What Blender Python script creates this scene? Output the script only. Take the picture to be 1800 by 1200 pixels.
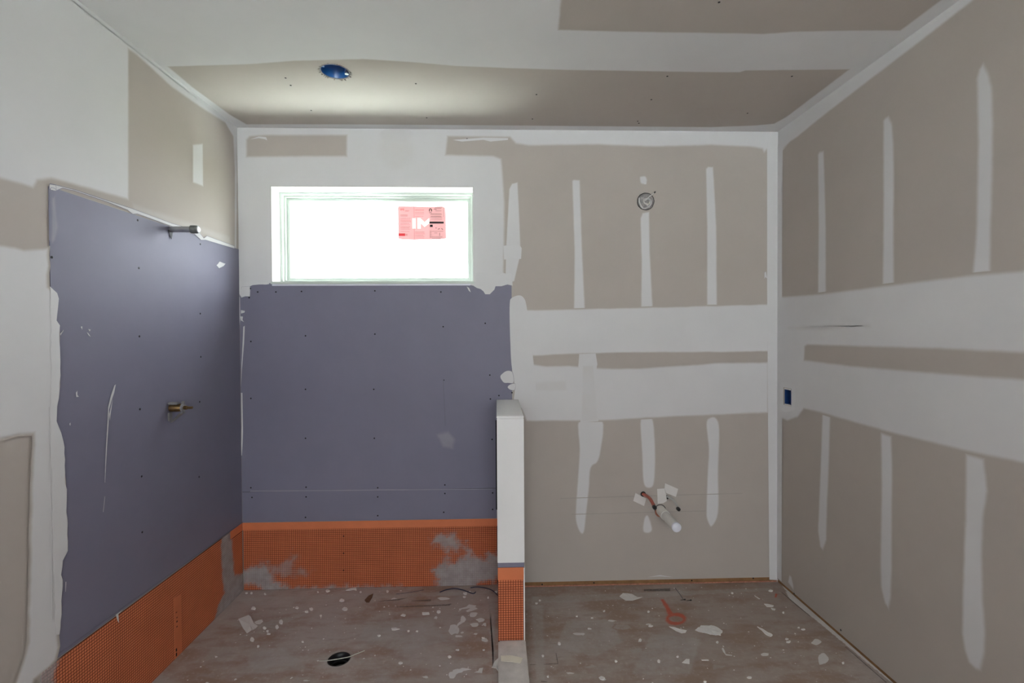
import bpy, bmesh, math, random
from mathutils import Vector, Matrix, noise as mnoise
rnd = random.Random(7)
for o in list(bpy.data.objects): bpy.data.objects.remove(o)
scn = bpy.context.scene
C = scn.collection

# ------------------------------------------------------------------ camera
F, YAW, PITCH, ROLL = 858.9, 0.030747, -0.013446, -0.005323
CAM = Vector((1.5123, -2.9227, 1.5221))
W, H, REAR = 3.2185, 2.743, -5.7
fw = Vector((math.sin(YAW)*math.cos(PITCH), math.cos(YAW)*math.cos(PITCH), math.sin(PITCH)))
r0 = Vector((math.cos(YAW), -math.sin(YAW), 0)); u0 = r0.cross(fw)
rt = math.cos(ROLL)*r0 + math.sin(ROLL)*u0
up = -math.sin(ROLL)*r0 + math.cos(ROLL)*u0
cd = bpy.data.cameras.new('camera'); cam = bpy.data.objects.new('camera', cd); C.objects.link(cam)
m = Matrix((rt, up, -fw)).transposed().to_4x4(); m.translation = CAM
cam.matrix_world = m
cd.sensor_width = 36; cd.lens = F/1800*36; cd.clip_start = .02
scn.camera = cam

# ------------------------------------------------------------------ world, light, exposure
SKY = 2.3
wd = bpy.data.worlds.new('sky'); scn.world = wd; wd.use_nodes = True
bg = wd.node_tree.nodes['Background']
bg.inputs[0].default_value = (.97, .98, 1.08, 1); bg.inputs[1].default_value = SKY
sl = bpy.data.lights.new('sun', 'SUN'); sl.energy = 29; sl.angle = .02; sl.color = (1, 1, 1)
sun = bpy.data.objects.new('sun', sl); C.objects.link(sun); sun.rotation_euler = (0, math.radians(-42), 0)   # along the house, so it lights the added slab outside but not the room
vs = scn.view_settings
vs.view_transform = 'Standard'; vs.look = 'None'; vs.gamma = 1; vs.use_curve_mapping = False
vs.exposure = 2.5

def portal(name, loc, rot, sx, sy):
    l = bpy.data.lights.new(name, 'AREA'); l.shape = 'RECTANGLE'; l.size = sx; l.size_y = sy
    l.cycles.is_portal = True
    o = bpy.data.objects.new(name, l); C.objects.link(o); o.location = loc; o.rotation_euler = rot
    return o

# ------------------------------------------------------------------ materials
def srgb(r, g, b):
    f = lambda c: c/12.92 if c <= .04045 else ((c+.055)/1.055)**2.4
    return (f(r/255), f(g/255), f(b/255), 1)
class NT:
    def __init__(s, name):
        s.m = bpy.data.materials.new(name); s.m.use_nodes = True; s.t = s.m.node_tree
        s.p = s.t.nodes['Principled BSDF']; s.out = s.t.nodes['Material Output']
    def n(s, t, **k):
        x = s.t.nodes.new(t)
        for a, v in k.items(): setattr(x, a, v)
        return x
    def l(s, a, b): s.t.links.new(a, b)
    def pos(s):
        return s.n('ShaderNodeNewGeometry').outputs['Position']
    def noise(s, scale, detail=4, rough=.6, vec=None, stretch=None):
        x = s.n('ShaderNodeTexNoise'); x.inputs['Scale'].default_value = scale
        x.inputs['Detail'].default_value = detail; x.inputs['Roughness'].default_value = rough
        v = vec or s.pos()
        if stretch:
            mp = s.n('ShaderNodeMapping'); mp.inputs['Scale'].default_value = stretch; s.l(v, mp.inputs[0]); v = mp.outputs[0]
        s.l(v, x.inputs['Vector']); return x.outputs[0]
    def ramp(s, f, stops):
        x = s.n('ShaderNodeValToRGB'); e = x.color_ramp.elements
        while len(e) < len(stops): e.new(.5)
        for q, (p, c) in zip(e, stops): q.position = p; q.color = c
        s.l(f, x.inputs[0]); return x.outputs[0]
    def mix(s, f, a, b):
        x = s.n('ShaderNodeMix', data_type='RGBA')
        if isinstance(f, float): x.inputs[0].default_value = f
        else: s.l(f, x.inputs[0])
        for i, v in ((6, a), (7, b)):
            if isinstance(v, tuple): x.inputs[i].default_value = v
            else: s.l(v, x.inputs[i])
        return x.outputs[2]
    def math(s, op, a, b=None, clamp=False):
        x = s.n('ShaderNodeMath', operation=op, use_clamp=clamp)
        for i, v in enumerate((a, b)):
            if v is None: continue
            if isinstance(v, (int, float)): x.inputs[i].default_value = v
            else: s.l(v, x.inputs[i])
        return x.outputs[0]
    def smooth(s, v, a, b):
        x = s.n('ShaderNodeMapRange', interpolation_type='SMOOTHSTEP')
        s.l(v, x.inputs[0]); x.inputs[1].default_value = a; x.inputs[2].default_value = b
        return x.outputs[0]
    def bump(s, h, strength=.2, dist=.002):
        x = s.n('ShaderNodeBump'); x.inputs['Strength'].default_value = strength; x.inputs['Distance'].default_value = dist
        s.l(h, x.inputs['Height']); s.l(x.outputs[0], s.p.inputs['Normal'])
def var(c, k):
    return (c[0]*k, c[1]*k, c[2]*k, 1)
def mat(name, col, rough=.8, metal=0, vary=.06, scale=6, bump=0, spec=.3, fine=90):
    t = NT(name)
    t.l(t.ramp(t.noise(scale, 5), [(.25, var(col, 1-vary)), (.75, var(col, 1+vary))]), t.p.inputs['Base Color'])
    t.p.inputs['Roughness'].default_value = rough; t.p.inputs['Metallic'].default_value = metal
    t.p.inputs['Specular IOR Level'].default_value = spec
    if bump: t.bump(t.noise(fine, 3), bump)
    return t.m
BASES = {}
def paper_col(t, col, vary, scale): return t.ramp(t.noise(scale, 5), [(.25, var(col, 1-vary)), (.75, var(col, 1+vary))])
def patch_mat(name, base, col, col2=None, rough=.85, amt=.25, scale=25, lo=.15, hi=.85, stretch=None, vscale=5, opac=1.0):
    """thin trowelled layer: the 'feather' attribute broken up by noise blends it into the surface below"""
    t = NT(name); bf, brough, bspec = BASES[base]
    at = t.n('ShaderNodeAttribute', attribute_name='feather').outputs['Fac']
    ns = t.noise(scale, 5, .65, stretch=stretch)
    a = t.math('ADD', at, t.math('MULTIPLY', t.math('SUBTRACT', ns, .5), t.math('MULTIPLY', amt, t.smooth(at, 0, .25))))
    a = t.math('MULTIPLY', t.smooth(a, lo, hi), opac)
    col2 = col2 or var(col, .93)
    t.l(t.mix(a, bf(t), t.ramp(t.noise(vscale, 4), [(.3, col2), (.7, col)])), t.p.inputs['Base Color'])
    t.l(t.math('ADD', t.math('MULTIPLY', a, rough-brough), brough), t.p.inputs['Roughness'])
    t.p.inputs['Specular IOR Level'].default_value = bspec
    return t.m
TAN = (.475, .426, .388, 1); MUD = (.70, .688, .695, 1); TAN2 = (.58, .55, .52, 1); PURPLE = (.205, .198, .27, 1); ORANGE = (.66, .195, .085, 1)
M = {}
M['tan'] = mat('drywall_paper', TAN, .8, vary=.035, scale=3, bump=.05)
M['purple'] = mat('purple_board_paper', PURPLE, .55, vary=.05, scale=4, spec=.35, bump=.03)
M['orange'] = mat('orange_membrane', ORANGE, .6, vary=.08, scale=9, spec=.3)
M['orange_dk'] = mat('orange_membrane_shaded_grooves', (.15, .03, .014, 1), .8, vary=.15, scale=12)  # dark colour paints in the shade on mortar down in the grooves
M['wood'] = mat('sill_plate_wood', (.27, .145, .065, 1), .8, vary=.25, scale=20)
M['foam'] = mat('pink_sill_foam', (.42, .19, .13, 1), .9, vary=.4, scale=60)
M['dark'] = mat('dark_void', (.012, .011, .012, 1), .9)
M['white'] = mat('white_vinyl', (.60, .65, .60, 1), .45, vary=.01, spec=.4)
M['wpaint'] = mat('end_panel_compound', (.80, .79, .79, 1), .7, vary=.025, scale=4)
M['curb'] = mat('curb_mortar', (.64, .595, .57, 1), .9, vary=.2, scale=14, bump=.4)
M['paper'] = mat('scrap_paper', (.74, .71, .69, 1), .85, vary=.06, scale=12)
M['plaster'] = mat('plaster_chip', (.80, .78, .765, 1), .9, vary=.1, scale=30, bump=.3)
M['cream'] = mat('cream_paper', (.82, .78, .68, 1), .85, vary=.06, scale=12)
M['steel'] = mat('galvanised_steel', (.36, .37, .39, 1), .42, .85, vary=.1, scale=30)
M['castiron'] = mat('dull_steel_cap', (.20, .21, .20, 1), .5, .7, vary=.35, scale=90, bump=.3)
M['guard'] = mat('smoky_plastic', (.20, .19, .195, 1), .35, vary=.25, scale=60, spec=.5)
M['brass'] = mat('brass', (.20, .125, .055, 1), .4, .85, vary=.2, scale=50)
M['screw'] = mat('screw_black', (.015, .015, .018, 1), .5, .4)
M['blue'] = mat('blue_plastic', (.018, .13, .40, 1), .3, vary=.05, spec=.6)
M['navy'] = mat('blue_box_plastic', (.010, .045, .17, 1), .4, vary=.05, spec=.5)
M['redpex'] = mat('red_tubing', (.55, .13, .085, 1), .4, vary=.08, spec=.5)
M['whitepex'] = mat('grey_white_tubing', (.56, .55, .54, 1), .4, vary=.06, spec=.5)
M['pvc'] = mat('white_pvc', (.80, .78, .75, 1), .35, vary=.05, spec=.5)
M['cap'] = mat('frosted_cap', (.78, .78, .86, 1), .4, vary=.04, spec=.5)
M['black'] = mat('black_plastic', (.012, .012, .014, 1), .4, vary=.1, spec=.5)
M['plug'] = mat('dark_grey_plug', (.16, .155, .155, 1), .5, vary=.2, scale=60)
M['wire'] = mat('wire_blue_black', (.03, .035, .07, 1), .5)
M['string'] = mat('pale_wire', (.52, .50, .45, 1), .6)
M['woodchip'] = mat('brown_splinter', (.16, .085, .05, 1), .8, vary=.3, scale=80)
M['greybox'] = mat('plaster_splashed_box', (.46, .43, .42, 1), .7, vary=.3, scale=60, bump=.3)
M['rim'] = mat('plastered_rim', (.28, .27, .28, 1), .8, vary=.25, scale=80)
M['tuft'] = mat('torn_paper_dark', (.10, .085, .08, 1), .9, vary=.3, scale=90)
M['ground'] = mat('bounce_slab_surface', (.60, .66, .645, 1), .9)  # pale surface of the slab added to bounce light indoors
M['bounce_grey'] = mat('bounce_yard_surface', (.41, .42, .44, 1), .9, vary=.1, scale=8)  # surface of the ground added to bounce light at the rear
M['added_dim_ground'] = mat('dim_ground_surface', (.088, .095, .075, 1), .9, vary=.2, scale=3)  # dim surface of the ground added around the bounce slab

def floor_col(t, warm, grey, dark, bias):
    n1 = t.noise(2.2, 8, .62); n2 = t.noise(7, 7, .65, stretch=(.6, 1.8, 1)); n3 = t.noise(45, 6, .7); n4 = t.noise(1.1, 4, .5)
    f = t.smooth(t.math('ADD', t.math('MULTIPLY', n1, .6), t.math('MULTIPLY', n2, .4)), .42+bias, .60+bias)
    c = t.mix(f, warm, grey)
    c = t.mix(t.math('MULTIPLY', t.smooth(n3, .52, .74), .55), c, var(grey, 1.35))
    c = t.mix(t.math('MULTIPLY', t.smooth(n2, .56, .72), .5), c, dark)
    c = t.mix(t.math('MULTIPLY', t.smooth(n4, .4, .7), .35), c, var(warm, .8))
    return c, t.math('ADD', n3, n2)
FL = dict(floor=((.34, .245, .195, 1), (.46, .40, .37, 1), (.25, .172, .135, 1), .0), bed=((.35, .235, .185, 1), (.50, .445, .425, 1), (.29, .20, .165, 1), -.02))
for k in FL:
    t = NT(k+'_surface'); c, hgt = floor_col(t, *FL[k]); t.l(c, t.p.inputs['Base Color']); t.p.inputs['Roughness'].default_value = .7
    t.p.inputs['Specular IOR Level'].default_value = .35; t.bump(hgt, .35, .003); M[k] = t.m
BASES.update(tan=(lambda t: paper_col(t, TAN, .035, 3), .8, .3), purple=(lambda t: paper_col(t, PURPLE, .05, 4), .55, .35), mud=(lambda t: t.ramp(t.noise(3, 4), [(.3, var(MUD, .95)), (.7, MUD)]), .8, .3),
             floor=(lambda t: floor_col(t, *FL['floor'])[0], .7, .35), bed=(lambda t: floor_col(t, *FL['bed'])[0], .7, .35), orange=(lambda t: paper_col(t, ORANGE, .08, 9), .6, .3))
KINDS = dict(
    mud=dict(col=MUD, col2=var(MUD, .95), rough=.8, amt=.3, scale=14, lo=.05, hi=.95, vscale=3),
    mud_thin=dict(col=TAN2, col2=var(MUD, .92), rough=.8, amt=.5, scale=9, lo=.1, hi=1.05, vscale=6, opac=.42),
    mud_hard=dict(col=MUD, col2=var(MUD, .97), rough=.75, amt=.35, scale=45, lo=.3, hi=.6),
    smear=dict(col=(.44, .43, .44, 1), col2=(.36, .34, .34, 1), rough=.85, amt=1.0, scale=16, lo=.35, hi=.95, opac=.9),
    haze=dict(col=(.46, .45, .48, 1), rough=.7, amt=.8, scale=12, lo=.2, hi=1.3, opac=.45),
    scratch_or_sheen=dict(col=MUD, rough=.8, amt=.9, scale=60, lo=.15, hi=.5),
    spray=dict(col=(.62, .10, .05, 1), col2=(.5, .09, .05, 1), amt=.8, scale=70, lo=.15, hi=1.0, opac=.8),
    stain=dict(col=(.07, .06, .058, 1), rough=.9, amt=1.3, scale=90, lo=.4, hi=1.1, opac=.7),
    line=dict(col=(.12, .11, .11, 1), rough=.9, amt=.9, scale=40, lo=.1, hi=1.2, opac=.22),
    splat=dict(col=(.78, .77, .76, 1), col2=(.66, .64, .63, 1), amt=1.0, scale=70, lo=.2, hi=.55, opac=.92),
    dust=dict(col=(.52, .50, .485, 1), col2=(.42, .39, .375, 1), rough=.9, amt=1.2, scale=30, lo=.3, hi=1.4, opac=.6))
_pm = {}
def pm(kind, base):
    if (kind, base) not in _pm: _pm[(kind, base)] = patch_mat(kind+'_on_'+base, base, **KINDS[kind])
    return _pm[(kind, base)]

# ------------------------------------------------------------------ geometry helpers
def ray(px, py):
    return (fw + rt*((px-900)/F) + up*((600-py)/F))
PL = {  # axis, value, 2D axes, inward normal
    'back': (1, 0.0, (0, 2), Vector((0, -1, 0))), 'left': (0, 0.0, (1, 2), Vector((1, 0, 0))),
    'right': (0, W, (1, 2), Vector((-1, 0, 0))), 'ceil': (2, H, (0, 1), Vector((0, 0, -1))),
    'floor': (2, 0.0, (0, 1), Vector((0, 0, 1)))}
def at(px, py, plane, off=0.0):
    ax, v, _, n = PL[plane]; v = v + n[ax]*off
    d = ray(px, py); return CAM + d*((v-CAM[ax])/d[ax])
def proj(P):
    d = Vector(P)-CAM; z = d.dot(fw); return 900+F*d.dot(rt)/z, 600-F*d.dot(up)/z
def uv(p, plane):
    a = PL[plane][2]; return Vector((p[a[0]], p[a[1]]))
def lift(q, plane, off):
    ax, v, a, n = PL[plane]; P = [0, 0, 0]; P[a[0]], P[a[1]] = q[0], q[1]; P[ax] = v + n[ax]*off; return Vector(P)
def link(name, me, m_, parent=None):
    o = bpy.data.objects.new(name, me); C.objects.link(o)
    if m_ is not None and not me.materials: me.materials.append(m_)
    if parent is not None:
        o.parent = parent; o.matrix_parent_inverse = Matrix()
        if parent.type == 'EMPTY': o.location = -parent.location
    return o
def from_bm(name, bm, m_, parent=None, smooth=False):
    me = bpy.data.meshes.new(name)
    bmesh.ops.recalc_face_normals(bm, faces=bm.faces)
    bm.to_mesh(me); bm.free()
    if smooth:
        for p in me.polygons: p.use_smooth = True
    return link(name, me, m_, parent)
def tag(o, label=None, cat=None, group=None, kind=None):
    if label: o['label'] = label
    if cat: o['category'] = cat
    if group: o['group'] = group
    if kind: o['kind'] = kind
    return o
def empty(name, loc, label, cat, group=None, kind=None):
    o = bpy.data.objects.new(name, None); C.objects.link(o); o.location = loc; o.empty_display_size = .05
    return tag(o, label, cat, group, kind)
def box(bm, a, b, bevel=0):
    a, b = Vector(a), Vector(b)
    g = bmesh.ops.create_cube(bm, size=1)['verts']
    s = b-a; c = (a+b)/2
    for v in g: v.co = Vector((v.co.x*s.x, v.co.y*s.y, v.co.z*s.z))+c
    if bevel:
        es = list({e for v in g for e in v.link_edges})
        bmesh.ops.bevel(bm, geom=es, offset=bevel, segments=2, affect='EDGES')
def boxo(name, a, b, m_, parent=None, bevel=0):
    bm = bmesh.new(); box(bm, a, b, bevel); return from_bm(name, bm, m_, parent)
def tube(bm, pts, rads, seg=14, caps=True):
    pts = [Vector(p) for p in pts]
    if not isinstance(rads, (list, tuple)): rads = [rads]*len(pts)
    rings = []; ref = None
    for i, p in enumerate(pts):
        t = (pts[min(i+1, len(pts)-1)]-pts[max(i-1, 0)])
        if t.length < 1e-9: t = pts[-1]-pts[0]
        t.normalize()
        if ref is None: ref = t.orthogonal().normalized()
        ref = (ref-t*ref.dot(t)).normalized(); b = t.cross(ref)
        rings.append([bm.verts.new(p+(ref*math.cos(2*math.pi*k/seg)+b*math.sin(2*math.pi*k/seg))*rads[i]) for k in range(seg)])
    for a, b in zip(rings, rings[1:]):
        for k in range(seg): bm.faces.new((a[k], a[(k+1) % seg], b[(k+1) % seg], b[k]))
    if caps:
        bm.faces.new(rings[0][::-1]); bm.faces.new(rings[-1])
def tubeo(name, pts, rads, m_, parent=None, seg=14, caps=True):
    bm = bmesh.new(); tube(bm, pts, rads, seg, caps)
    o = from_bm(name, bm, m_, parent, True)
    md = o.modifiers.new('edges', 'EDGE_SPLIT'); md.split_angle = .9
    return o
def curve_pts(pts, n=8):
    P = [Vector(p) for p in pts]; out = []
    for i in range(len(P)-1):
        a, b, c, d = P[max(i-1, 0)], P[i], P[i+1], P[min(i+2, len(P)-1)]
        for k in range(n):
            t = k/n
            out.append(.5*((2*b)+(c-a)*t+(2*a-5*b+4*c-d)*t*t+(3*b-a-3*c+d)*t**3))
    out.append(P[-1]); return out
def smooth_loop(L, n=4):
    out = []; N = len(L)
    for i in range(N):
        a, b, c, d = L[i-1], L[i], L[(i+1) % N], L[(i+2) % N]
        for k in range(n):
            t = k/n; out.append(.5*((2*b)+(c-a)*t+(2*a-5*b+4*c-d)*t*t+(3*b-a-3*c+d)*t**3))
    return out
def jag_loop(L, step, amp):
    out = []; N = len(L)
    for i in range(N):
        a, b = L[i], L[(i+1) % N]; d = b-a; n = max(1, int(d.length/step))
        nr = Vector((-d.y, d.x)).normalized() if d.length > 1e-9 else Vector((0, 0))
        for k in range(n):
            q = a+d*(k/n)
            out.append(q+nr*rnd.uniform(-amp, amp) if k else q.copy())
    return out
def area2(L): return sum(L[i-1].x*L[i].y-L[i].x*L[i-1].y for i in range(len(L)))/2
def offset_loop(L, d):          # L counter-clockwise -> moves inwards by d
    out = []; N = len(L)
    for i in range(N):
        e1 = (L[i]-L[i-1]); e2 = (L[(i+1) % N]-L[i])
        n1 = Vector((-e1.y, e1.x)); n2 = Vector((-e2.y, e2.x))
        n1 = n1.normalized() if n1.length > 1e-9 else n1; n2 = n2.normalized() if n2.length > 1e-9 else n2
        b = n1+n2
        if b.length < 1e-6: b = n1
        b.normalize(); k = max(.45, b.dot(n1))
        out.append(L[i]+b*(d/k))
    return out
def fill(bm, loops):
    es = []
    for L in loops:
        for i in range(len(L)):
            e = bm.edges.get((L[i-1], L[i])) or bm.edges.new((L[i-1], L[i])); es.append(e)
    return bmesh.ops.triangle_fill(bm, use_beauty=True, use_dissolve=False, edges=es)
PATCH_N = [0]
def at_corner(c, plane):            # rims that run into the next wall or the ceiling are not feathered
    if plane == 'back': return c.x < .012 or c.x > W-.012 or c.z > H-.02
    if plane in ('left', 'right'): return c.y > -.012 or c.z > H-.02 or c.y < -3.5
    if plane == 'ceil': return c.x < .012 or c.x > W-.012 or c.y > -.012 or c.y < -3.5
    return False
def patch(name, plane, pix, m_, parent, feather=.008, off=.0008, holes=(), smooth=False, jag=None, hard=(), world=False):
    """a thin trowelled skim lying on a wall: outline in its plane, feathered to nothing at the rim"""
    PATCH_N[0] += 1; off += (PATCH_N[0] % 61)*.000011
    bm = bmesh.new(); lay = bm.verts.layers.float.new('feather'); inner = []
    for hi, px in enumerate([pix]+list(holes)):
        L = [Vector(p) for p in px] if world else [uv(at(x, y, plane), plane) for x, y in px]
        if smooth: L = smooth_loop(L)
        if jag: L = jag_loop(L, *jag)
        if (area2(L) > 0) == (hi > 0): L.reverse()
        per = sum((L[i]-L[i-1]).length for i in range(len(L))); fe = min(feather, .5*2*abs(area2(L))/max(per, 1e-6)) if hi == 0 else feather
        I = offset_loop(L, fe)
        vo = [bm.verts.new(lift(q, plane, off)) for q in L]; vi = [bm.verts.new(lift(q, plane, off+.0004)) for q in I]
        for v in vo: v[lay] = 1 if (hi in hard or at_corner(v.co, plane)) else 0
        for v in vi: v[lay] = 1
        for i in range(len(L)):
            try: bm.faces.new((vo[i-1], vo[i], vi[i], vi[i-1]))
            except ValueError: pass
        inner.append(vi)
    fill(bm, inner)
    me = bpy.data.meshes.new(name); n = PL[plane][3]
    for f in bm.faces:
        f.normal_update()
        if f.normal.dot(n) < 0: f.normal_flip()
    bm.to_mesh(me); bm.free()
    return link(name, me, m_, parent)
def slab(name, plane, outline, holes, thick, m_, parent=None, back=0.0):
    """a flat board from 2D loops in plane coordinates; its face is at `back` in front of the plane, body behind it"""
    bm = bmesh.new()
    loops = [[bm.verts.new(lift(q, plane, back)) for q in L] for L in [outline]+list(holes)]
    fill(bm, loops)
    ext = bmesh.ops.extrude_face_region(bm, geom=bm.faces[:])
    n = PL[plane][3]
    for v in [e for e in ext['geom'] if isinstance(e, bmesh.types.BMVert)]: v.co -= n*thick
    return from_bm(name, bm, m_, parent)
def circ(c, r, n=32, jitter=0):
    return [Vector((c[0]+(r+rnd.uniform(-jitter, jitter))*math.cos(2*math.pi*k/n), c[1]+(r+rnd.uniform(-jitter, jitter))*math.sin(2*math.pi*k/n))) for k in range(n)]
_screw = {}
def screws(plane, pts, parent, off=.0):
    n = PL[plane][3]
    if plane not in _screw:
        bm = bmesh.new(); tube(bm, [Vector(), n*.0006, n*.0012], [.0046, .0046, .003], 10)
        me = bpy.data.meshes.new('screw_head'); bmesh.ops.recalc_face_normals(bm, faces=bm.faces); bm.to_mesh(me); bm.free(); me.materials.append(M['screw']); _screw[plane] = me
    for x, y in pts:
        o = bpy.data.objects.new('screw', _screw[plane]); C.objects.link(o); o.location = at(x, y, plane, off); o.parent = parent

V2 = lambda *a: Vector(a)
# ------------------------------------------------------------------ openings
wl, wr = at(476.5, 410, 'back').x, at(832.5, 410, 'back').x
wt, wb = at(640, 327.5, 'back').z, at(640, 496, 'back').z
ebox = at(1135, 354, 'back'); ER = .052
outl = at(1384.5, 697, 'right')
can = at(589, 126, 'ceil'); CR = .068
drain = at(596, 1158, 'floor', .022); DR = .052
pony_xl, pony_xr = at(873.5, 702, 'back').x, at(873.5, 702, 'back').x+.128
pony_z = at(880, 702, 'back').z
d = ray(899, 731); pony_y = (CAM+d*((pony_z-CAM.z)/d.z)).y
T = .26

# ------------------------------------------------------------------ structure
wall_back = slab('wall_back', 'back', [V2(-.2, 0), V2(pony_xr, 0), V2(pony_xr, .031), V2(W+.15, .031), V2(W+.15, H+.2), V2(-.2, H+.2)],
    [[V2(wl, wb), V2(wr, wb), V2(wr, wt), V2(wl, wt)], circ((ebox.x, ebox.z), ER, 28, .002)], T, M['tan'])
tag(wall_back, 'grey-beige drywall back wall with high window and compound strips', 'wall', kind='structure')
wall_left = slab('wall_left', 'left', [V2(REAR-.1, 0), V2(0, 0), V2(0, H), V2(REAR-.1, H)], [], .15, M['tan'])
tag(wall_left, 'drywall left wall with purple shower board', 'wall', kind='structure')
ow, oh = at(1378, 697, 'right').y-at(1391, 697, 'right').y, .098
oy0, oz0 = outl.y-ow/2, outl.z-oh/2
wall_right = slab('wall_right', 'right', [V2(REAR-.1, .022), V2(0, .022), V2(0, H), V2(REAR-.1, H)],
    [jag_loop([V2(oy0, oz0), V2(oy0+ow, oz0), V2(oy0+ow, oz0+oh), V2(oy0, oz0+oh)], .012, .0022)], .15, M['tan'])
tag(wall_right, 'drywall right wall with broad compound seams', 'wall', kind='structure')
ceiling = slab('ceiling', 'ceil', [V2(0, REAR-.1), V2(W, REAR-.1), V2(W, 0), V2(0, 0)], [circ((can.x, can.y), CR, 40, .0022)], .15, M['tan'])
tag(ceiling, 'drywall ceiling with compound seam and round opening', 'ceiling', kind='structure')
floor = slab('floor', 'floor', [V2(-.15, REAR-.1), V2(W+.15, REAR-.1), V2(W+.15, .2), V2(-.15, .2)], [circ((drain.x, drain.y), DR+.012, 32)], .2, M['floor'])
tag(floor, 'dusty brown subfloor spattered with plaster', 'floor', kind='structure')
# rear wall behind the camera: its unseen window is added to light the room
RW = (.6, 2.7, .90, 2.30)   # window x0 x1 z0 z1
bm = bmesh.new()
for a, b in (((-.15, 0), (RW[0], H)), ((RW[1], 0), (W+.15, H)), ((RW[0], 0), (RW[1], RW[2])), ((RW[0], RW[3]), (RW[1], H))):
    box(bm, (a[0], REAR-.15, a[1]), (b[0], REAR, b[1]))
wall_rear = from_bm('wall_rear', bm, M['tan']); tag(wall_rear, 'plain drywall rear wall with added wide window opening', 'wall', kind='structure')
w2 = empty('window_added_rear', (RW[0], REAR-.08, RW[2]), 'added wide white-framed window lighting the room from the rear wall', 'window', kind='structure')
for nm, a, b in (('frame', (RW[0], REAR-.12, RW[2]), (RW[0]+.05, REAR-.05, RW[3])), ('frame', (RW[1]-.05, REAR-.12, RW[2]), (RW[1], REAR-.05, RW[3])),
                 ('frame', (RW[0]+.05, REAR-.12, RW[2]), (RW[1]-.05, REAR-.05, RW[2]+.05)), ('frame', (RW[0]+.05, REAR-.12, RW[3]-.05), (RW[1]-.05, REAR-.05, RW[3])),
                 ('mullion', ((RW[0]+RW[1])/2-.025, REAR-.11, RW[2]+.05), ((RW[0]+RW[1])/2+.025, REAR-.06, RW[3]-.05))):
    boxo(nm, a, b, M['white'], w2)
gl = NT('window_glass'); mx = gl.n('ShaderNodeMixShader'); tr = gl.n('ShaderNodeBsdfTransparent'); gs = gl.n('ShaderNodeBsdfGlossy'); lw = gl.n('ShaderNodeLayerWeight')
gs.inputs['Roughness'].default_value = .02; tr.inputs[0].default_value = (.95, .98, .95, 1); lw.inputs[0].default_value = .5
fz = gl.math('ADD', gl.math('MULTIPLY', gl.math('POWER', lw.outputs['Facing'], 5), .9), .04)
gl.l(fz, mx.inputs[0]); gl.l(tr.outputs[0], mx.inputs[1]); gl.l(gs.outputs[0], mx.inputs[2]); gl.l(mx.outputs[0], gl.out.inputs[0]); M['glass'] = gl.m
for a, b in ((RW[0]+.05, (RW[0]+RW[1])/2-.025), ((RW[0]+RW[1])/2+.025, RW[1]-.05)):
    boxo('pane', (a, REAR-.088, RW[2]+.05), (b, REAR-.082, RW[3]-.05), M['glass'], w2)
portal('portal_rear', ((RW[0]+RW[1])/2, REAR-.15, (RW[2]+RW[3])/2), (math.radians(90), 0, 0), RW[1]-RW[0], RW[3]-RW[2])
portal('portal_window', ((wl+wr)/2, T-.005, (wt+wb)/2), (math.radians(-90), 0, 0), wr-wl, wt-wb)
# bottom gaps: sill plates and foam set back behind the boards
sp = boxo('sill_plate', (pony_xr, .006, .006), (W+.02, .09, .04), M['wood'], wall_back)
sf = boxo('sill_foam', (pony_xr, .003, .0), (W, .05, .007), M['foam'], wall_back)
sp2 = boxo('sill_plate', (W+.008, REAR, .0), (W+.09, 0, .04), M['wood'], wall_right)

# ------------------------------------------------------------------ window
w1 = empty('window_1', (wl, .11, wb), 'high narrow white-framed window on the back wall', 'window', kind='structure')
def ring(name, x0, x1, z0, z1, wdt, y0, y1, parent, m_):
    bm = bmesh.new()
    a = [(x0, z0), (x1, z0), (x1, z1), (x0, z1)]; b = [(x0+wdt, z0+wdt), (x1-wdt, z0+wdt), (x1-wdt, z1-wdt), (x0+wdt, z1-wdt)]
    v = [[bm.verts.new((p[0], y, p[1])) for p in L] for y in (y0, y1) for L in (a, b)]
    for i in range(4):
        j = (i+1) % 4
        bm.faces.new((v[0][i], v[0][j], v[1][j], v[1][i])); bm.faces.new((v[2][i], v[2][j], v[3][j], v[3][i]))
        bm.faces.new((v[0][i], v[0][j], v[2][j], v[2][i])); bm.faces.new((v[1][i], v[1][j], v[3][j], v[3][i]))
    bmesh.ops.recalc_face_normals(bm, faces=bm.faces)
    bmesh.ops.bevel(bm, geom=bm.edges[:], offset=.0015, segments=1, affect='EDGES')
    return from_bm(name, bm, m_, parent)
g = .0008
ring('frame', wl+g, wr-g, wb+g, wt-g, .017, .112, .25, w1, M['white'])
ring('stop_bead', wl+.017, wr-.017, wb+.017, wt-.017, .010, .136, .25, w1, M['white'])
sash = ring('sash', wl+.027, wr-.027, wb+.027, wt-.027, .017, .158, .235, w1, M['white'])
boxo('pane', (wl+.042, .202, wb+.042), (wr-.042, .208, wt-.042), M['glass'], sash)
rev = empty('trim_1', (wl, 0, wb), 'white compound-coated window reveal', 'trim', kind='structure')
for nm, a, b in (('reveal_board', (wl, .0005, wb), (wl+.004, .112, wt)), ('reveal_board', (wr-.004, .0005, wb), (wr, .112, wt)), ('reveal_board', (wl+.004, .0005, wt-.004), (wr-.004, .112, wt))):
    boxo(nm, a, b, M['wpaint'], rev)
boxo('window_sill', (wl-.002, -.014, wb-.010), (wr+.002, .112, wb+.004), M['white'], w1, .002)
boxo('sill_trim', (wl+.004, -.006, wb-.020), (wr-.02, .0, wb-.0105), M['cap'], w1, .001)

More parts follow.
